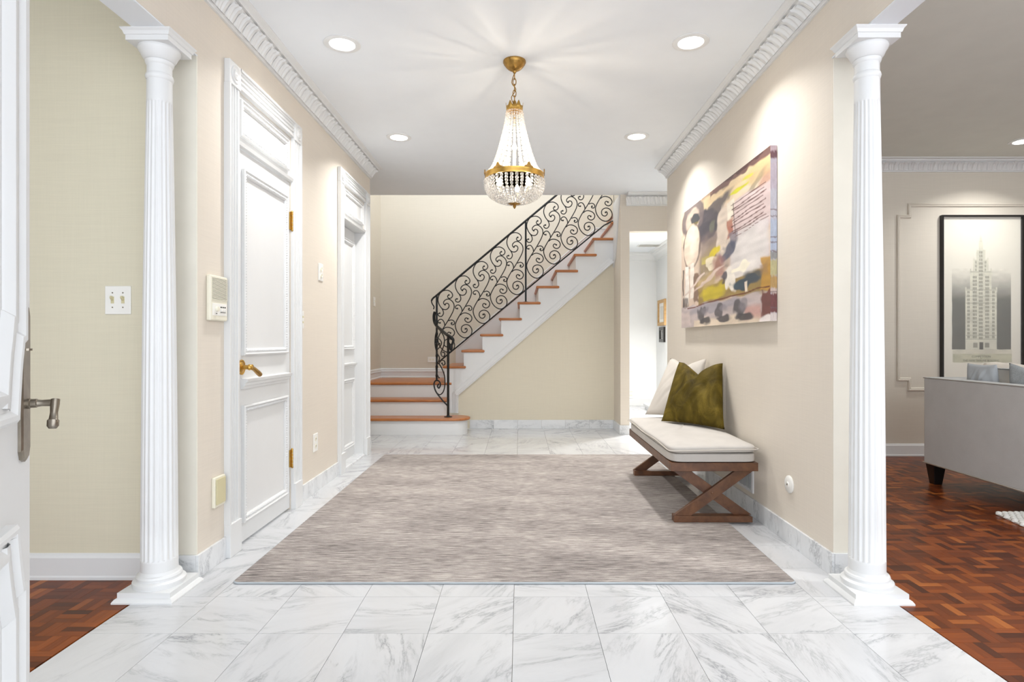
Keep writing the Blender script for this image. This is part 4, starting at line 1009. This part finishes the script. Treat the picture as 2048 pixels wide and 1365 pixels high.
text_mesh('THE NEW TRIBUNE BUILDING', .0245, xm, 5.4065, zz(1218), M['ink'], fr, 'caption')
BX(fx0+fw, fx1-fw, 5.398, 5.400, fz0+fw, fz1-fw).build('glazing', M['glass'], fr)

# ---------------------------------------------------------------- sofa and its things
sf = thing('sofa', (3.45, 3.42, 0), 'light grey velvet sofa with black tapered legs on the parquet', 'sofa')
SX0, SX1, SY0, SY1 = 3.0, 3.92, 2.30, 4.425
BX(SX0, SX0+.15, SY0, SY1, .145, .777).build('sofa_back', M['sofa'], sf, bevel=.014, seg=3)
for a, b in ((SY1-.15, SY1-.001), (SY0+.001, SY0+.15)): BX(SX0+.15, SX1, a, b, .145, .776).build('sofa_arm', M['sofa'], sf, bevel=.014, seg=3)
BX(SX0+.15, SX1-.02, SY0+.15, SY1-.15, .145, .33).build('seat_base', M['sofa'], sf, bevel=.01)
for k in range(2):
    a = SY0+.155+k*.91; soft(SX0+.16, SX1, a, a+.905, .33, .47, 'seat_cushion', M['sofa'], sf, 0, .02, 3)
soft(SX0+.285, SX0+.415, 2.46, 4.255, .495, .862, 'back_cushion', M['sofa'], sf, 0, .01, 4)
for x, y in ((SX0+.05, SY1-.06), (SX0+.05, SY0+.06), (SX1-.06, SY1-.06), (SX1-.06, SY0+.06)):
    m = MB(); a, b = .045, .028
    m.add([(x-b, y-b, 0), (x+b, y-b, 0), (x+b, y+b, 0), (x-b, y+b, 0), (x-a, y-a, .146), (x+a, y-a, .146), (x+a, y+a, .146), (x-a, y+a, .146)], [(0,3,2,1),(4,5,6,7),(0,1,5,4),(1,2,6,5),(2,3,7,6),(3,0,4,7)])
    m.build('leg', M['black'], sf, bevel=.002)
pp2 = [(SX0-.002, SY0, .149), (SX0-.002, SY1+.001, .149), (SX1, SY1+.001, .149)]
MB().tube(pp2, .005, 6).build('bottom_piping', M['linen2'], sf, 60)
MB().tube([(SX0+.001, SY0, .776), (SX0+.001, SY1-.001, .776), (SX1, SY1-.001, .776)], .004, 6).build('top_piping', M['sofa'], sf, 60)
cushion('cushion', M['pil_blue'], (3.218, 4.26, .50), (3.218, 3.97, .50), (3.205, 4.00, .890), (3.205, 4.262, .890), .048, .0, 'pale blue grey cushion at the far end of the sofa', seed=5)
cushion('cushion', M['pil_pat'], (3.214, 3.88, .505), (3.214, 3.46, .505), (3.205, 3.50, .850), (3.205, 3.90, .905), .055, .04, 'grey woven pattern cushion leaning on the sofa back', seed=6)
def throw(u, v):
    y = 4.235-.70*v+.01*math.sin(u*5)
    path = [(3.395, .884), (3.36, .893), (3.315, .889), (3.285, .86), (3.276, .79), (3.274, .70)]
    k = u*(len(path)-1); i = min(int(k), len(path)-2); f = k-i
    x = path[i][0]*(1-f)+path[i+1][0]*f; z = path[i][1]*(1-f)+path[i+1][1]*f
    return Vector((x, y, z+.006*math.sin(v*11)+.004*math.sin(v*23+u*3)))
th = MB().grid(throw, 24, 20).build('throw_blanket', M['throw'], None, 60, recalc=False)
s2 = th.modifiers.new('solid', 'SOLIDIFY'); s2.thickness = .010
tag(th, 'white throw blanket draped inside the sofa back between the cushions', 'blanket')
# knitted white rug beside the sofa
kr = thing('knit_rug', (3.9, 2.6, 0), 'chunky white knitted rug partly under the sofa', 'rug')
ang = math.radians(-8); ux, uy = Vector((math.cos(ang), math.sin(ang), 0)), Vector((-math.sin(ang)*-1, -math.cos(ang), 0))
K0 = Vector((2.872, 3.59, 0)); ux = Vector((.995, .02, 0)); uy = Vector((-.16, -.987, 0))
b = [K0, K0+ux*1.7, K0+ux*1.7+uy*1.08, K0+uy*1.08]
MB().add([p+up*z for z in (.001, .008) for p in b], [(0,1,2,3),(4,5,6,7),(0,1,5,4),(1,2,6,5),(2,3,7,6),(3,0,4,7)]).build('rug_backing', M['knit'], kr)
kn = MB()
for i in range(46):
    for j in range(29):
        c = K0+ux*(.012+i*.036+(.018 if j % 2 else 0))+uy*(.012+j*.036)
        kn.lathe([(.0205, .004), (.018, .016), (.010, .0215), (1e-6, .023)], (c.x, c.y, 0), 'z', 6)
tag(kn.build('knit_loops', M['knit'], kr, 60), kind='stuff')

# ---------------------------------------------------------------- switches, outlets, intercom, vents
def plate_x(name, x, nx, y0, y1, z0, z1, label, cat, mat='plate', th=.006):
    o = thing(name, (x, (y0+y1)/2, z0), label, cat)
    BX(min(x, x+nx*th), max(x, x+nx*th), y0, y1, z0, z1).build('cover_plate', M[mat], o, bevel=.003)
    return o
sw = thing('light_switch', (-1.767, 2.62, 1.165), 'double toggle light switch on a white plate, on the olive beige wall', 'light switch')
BX(-1.824, -1.710, 2.6135, 2.62, 1.165, 1.290).build('cover_plate', M['plate'], sw, bevel=.003)
for x in (-1.790, -1.744):
    tg2 = BX(x-.007, x+.007, 2.6125, 2.6140, 1.213, 1.243).build('toggle_slot', M['almond'], sw)
    MB().add([(x-.005, 2.6126, 1.224), (x+.005, 2.6126, 1.224), (x+.005, 2.6126, 1.240), (x-.005, 2.6126, 1.240), (x-.004, 2.600, 1.238), (x+.004, 2.600, 1.238), (x+.004, 2.603, 1.246), (x-.004, 2.603, 1.246)], [(0,1,2,3),(4,5,6,7),(0,1,5,4),(1,2,6,5),(2,3,7,6),(3,0,4,7)]).build('toggle', M['almond'], tg2)
    for z in (1.196, 1.260): MB().lathe([(.0030, 2.6118), (.0030, 2.6136)], (x, 0, z), 'y', 10).build('screw', M['nickel'], sw)
ic = thing('intercom', (XL, 2.782, 1.139), 'white intercom speaker panel on the wall beside the first hall door', 'intercom')
iy0, iy1, iz0, iz1 = 2.702, 2.860, 1.142, 1.352
BX(XL, XL+.022, iy0, iy1, iz0, iz1).build('housing', M['ivory'], ic, bevel=.007, seg=3)
BX(XL+.0215, XL+.0225, iy0+.016, iy1-.010, 1.238, 1.342).build('speaker_recess', M['dark'], ic)
for k in range(17): BX(XL+.021, XL+.0255, iy0+.014, iy1-.008, 1.2385+k*.0062, 1.2424+k*.0062).build('grille_slat', M['ivory'], ic)
BX(XL+.0215, XL+.0235, iy0+.016, iy1-.010, 1.166, 1.222).build('control_panel', M['plate'], ic, bevel=.001)
MB().lathe([(.012, .0235), (.011, .034), (.001, .036)], (XL, iy0+.050, 1.196), 'x', 18).build('dial', M['ivory'], ic, 40)
for k in range(3): BX(XL+.0235, XL+.030, iy0+.086+k*.018, iy0+.099+k*.018, 1.186, 1.199).build('button', M['plate'], ic, bevel=.001)
for k in range(3): BX(XL+.0234, XL+.0240, iy0+.086+k*.018, iy0+.099+k*.018, 1.203, 1.209).build('button_mark', M['dark'], ic)
BX(XL+.0234, XL+.0240, iy0+.086, iy0+.135, 1.1805, 1.183).build('button_mark', M['dark'], ic)
BX(XL+.0234, XL+.0240, iy0+.044, iy0+.056, 1.174, 1.177).build('button_mark', M['dark'], ic)
vc = plate_x('vacuum_inlet', XL, 1, 2.752, 2.850, .272, .412, 'ivory square inlet cover low on the wall under the intercom', 'wall inlet', 'ivory', .016)
BX(XL+.016, XL+.022, 2.760, 2.844, .284, .404).build('flap', M['almond'], vc, bevel=.003)
sw2 = plate_x('wall_switch', XL, 1, 4.205, 4.300, 1.477, 1.602, 'white wall plate with two round buttons between the two doors', 'light switch')
for z in (1.515, 1.562): MB().lathe([(.017, .006), (.016, .012), (.012, .013), (.010, .010), (.001, .010)], (XL, 4.252, z), 'x', 16).build('button', M['ivory'], sw2, 40)
ol = plate_x('outlet', XL, 1, 4.098, 4.185, .279, .404, 'white duplex outlet low on the wall between the two doors', 'outlet')
for z in (.316, .366):
    s_ = MB().lathe([(.016, .006), (.016, .008)], (XL, 4.141, z), 'x', 16).build('socket', M['ivory'], ol, 40)
    for dy in (-.006, .006): BX(XL+.008, XL+.0086, 4.141+dy-.0012, 4.141+dy+.0012, z-.003, z+.006).build('slot', M['dark'], s_)
sw3 = plate_x('light_switch', XL, 1, 3.845, 3.915, 1.13, 1.245, 'white switch plate tucked behind the casing of the first hall door', 'light switch')
for z in (1.17, 1.205): BX(XL+.006, XL+.016, 3.868, 3.884, z-.006, z+.006).build('toggle', M['almond'], sw3, bevel=.001)
so = thing('outlet', (-1.19, 8.07, 1.0), 'white outlet on the wall behind the stair landing', 'outlet')
a, b = W(855.5, 725, 8.07), W(871, 714.5, 8.07)
BX(a.x, b.x+.01, 8.064, 8.07, a.z, b.z).build('cover_plate', M['plate'], so, bevel=.002)
for dx in (.035, .075): MB().lathe([(.014, 8.064), (.014, 8.062)], (a.x+dx, 0, (a.z+b.z)/2), 'y', 14).build('socket', M['ivory'], so)
al = thing('light_switch', (-1.893, 7.3, 1.6), 'slim white switch plate at the edge of the stair wall', 'light switch')
BX(-1.893, -1.887, 7.68, 7.78, 1.50, 1.62).build('cover_plate', M['plate'], al, bevel=.002)
BX(-1.887, -1.878, 7.72, 7.735, 1.55, 1.575).build('toggle', M['ivory'], al)
vt = thing('wall_register', (XR, 3.68, .135), 'white wall air register behind the bench legs', 'vent')
MB().frame(rect(3.555, 3.815, .135, .275), [(0, 0), (0, .008), (.018, .010), (.020, .002)], (XR, 0, 0), (0, 1, 0), (0, 0, 1), (-1, 0, 0)).build('register_frame', M['white'], vt)
BX(XR-.003, XR, 3.57, 3.80, .15, .26).build('duct_opening', M['dark'], vt)
for k in range(12): MB().obox((XR-.006, 3.585+k*.0185, .205), (.005, .004, 0), (-.0006, .0008, 0), (0, 0, .056)).build('louvre', M['white'], vt)
rc = thing('round_wall_cover', (XR, 3.083, .26), 'round white cover plate with centre screw on the wall near the column', 'wall cover')
MB().lathe([(.045, 0), (.045, -.006), (.040, -.010), (.014, -.011), (.012, -.014), (.001, -.014)], (XR, 3.083, .305), 'x', 32).build('disc', M['plate'], rc, 40)
MB().lathe([(.005, -.014), (.005, -.016), (.001, -.016)], (XR, 3.083, .305), 'x', 12).build('screw', M['nickel'], rc, 40)
# far room: pictures, vent, outlet, step
def small_frame(label, y0, y1, z0, z1, mat, w, inner):
    t_ = thing('picture_frame', (2.2, (y0+y1)/2, z0), label, 'picture')
    MB().frame(rect(y0, y1, z0, z1), [(0, 0), (0, .03), (w, .03), (w, .006)], (2.2, 0, 0), (0, 1, 0), (0, 0, 1), (-1, 0, 0)).build('frame', M[mat], t_)
    BX(2.19, 2.196, y0+w*.9, y1-w*.9, z0+w*.9, z1-w*.9).build('mount', M['plate'], t_)
    g_ = (y1-y0)*.25; BX(2.188, 2.1899, y0+g_, y1-g_, z0+(z1-z0)*.25, z1-(z1-z0)*.25).build('picture', inner, t_)
M['sketch'] = plain('soft_sketch', lin(214,212,206), .8, var=.06, vscale=30); M['sketch2'] = plain('dark_sketch', lin(150,150,150), .8, var=.4, vscale=40)
M['pine'] = grainwood('pale_oak_frame', lin(196,160,108), lin(172,134,84), .5)
small_frame('tall pale oak picture frame on the white wall of the back room', 8.95, 9.40, 1.285, 1.685, 'pine', .05, M['sketch'])
small_frame('small black picture frame below the oak one in the back room', 9.0, 9.30, 1.03, 1.262, 'black', .05, M['sketch2'])
cvn = thing('ceiling_vent', (1.98, 7.9, 2.46), 'white ceiling vent in the bright back room', 'vent')
q = W(1300, 491, 1190*(2.46-CAMZ)/(VY-491))
MB().add([(q.x+dx, q.y+dy, 2.46-h) for dx, dy, h in ((-.18, -.10, 0), (.18, -.10, 0), (.18, .10, 0), (-.18, .10, 0), (-.18, -.10, .006), (.18, -.10, .006), (.18, .10, .006), (-.18, .10, .006))], [(0,3,2,1),(4,5,6,7),(0,1,5,4),(1,2,6,5),(2,3,7,6),(3,0,4,7)]).build('vent_frame', M['white'], cvn)
for k in range(8): MB().obox((q.x, q.y-.075+k*.0215, 2.450), (.16, 0, 0), (0, .008, .003), (0, .0005, .001)).build('louvre', M['plate'], cvn)
oo = thing('outlet', (1.8, 9.59, .13), 'white outlet above the skirting in the bright back room', 'outlet')
a, b = W(1259, 797, 9.59), W(1267, 778, 9.59)
BX(a.x-.02, b.x, 9.583, 9.59, a.z, b.z).build('cover_plate', M['plate'], oo, bevel=.002)
for dz in (.045, .105): BX(a.x+.0, b.x-.02, 9.5815, 9.583, a.z+dz-.012, a.z+dz+.012).build('socket', M['ivory'], oo)
stp = thing('white_step', (2.05, 8.9, 0), 'low white step against the wall of the bright back room', 'step')
BX(1.93, 2.2, 8.75, 9.20, 0, .055).build('riser', M['white'], stp); BX(1.91, 2.2, 8.72, 9.22, .055, .085).build('tread', M['white'], stp, bevel=.006)
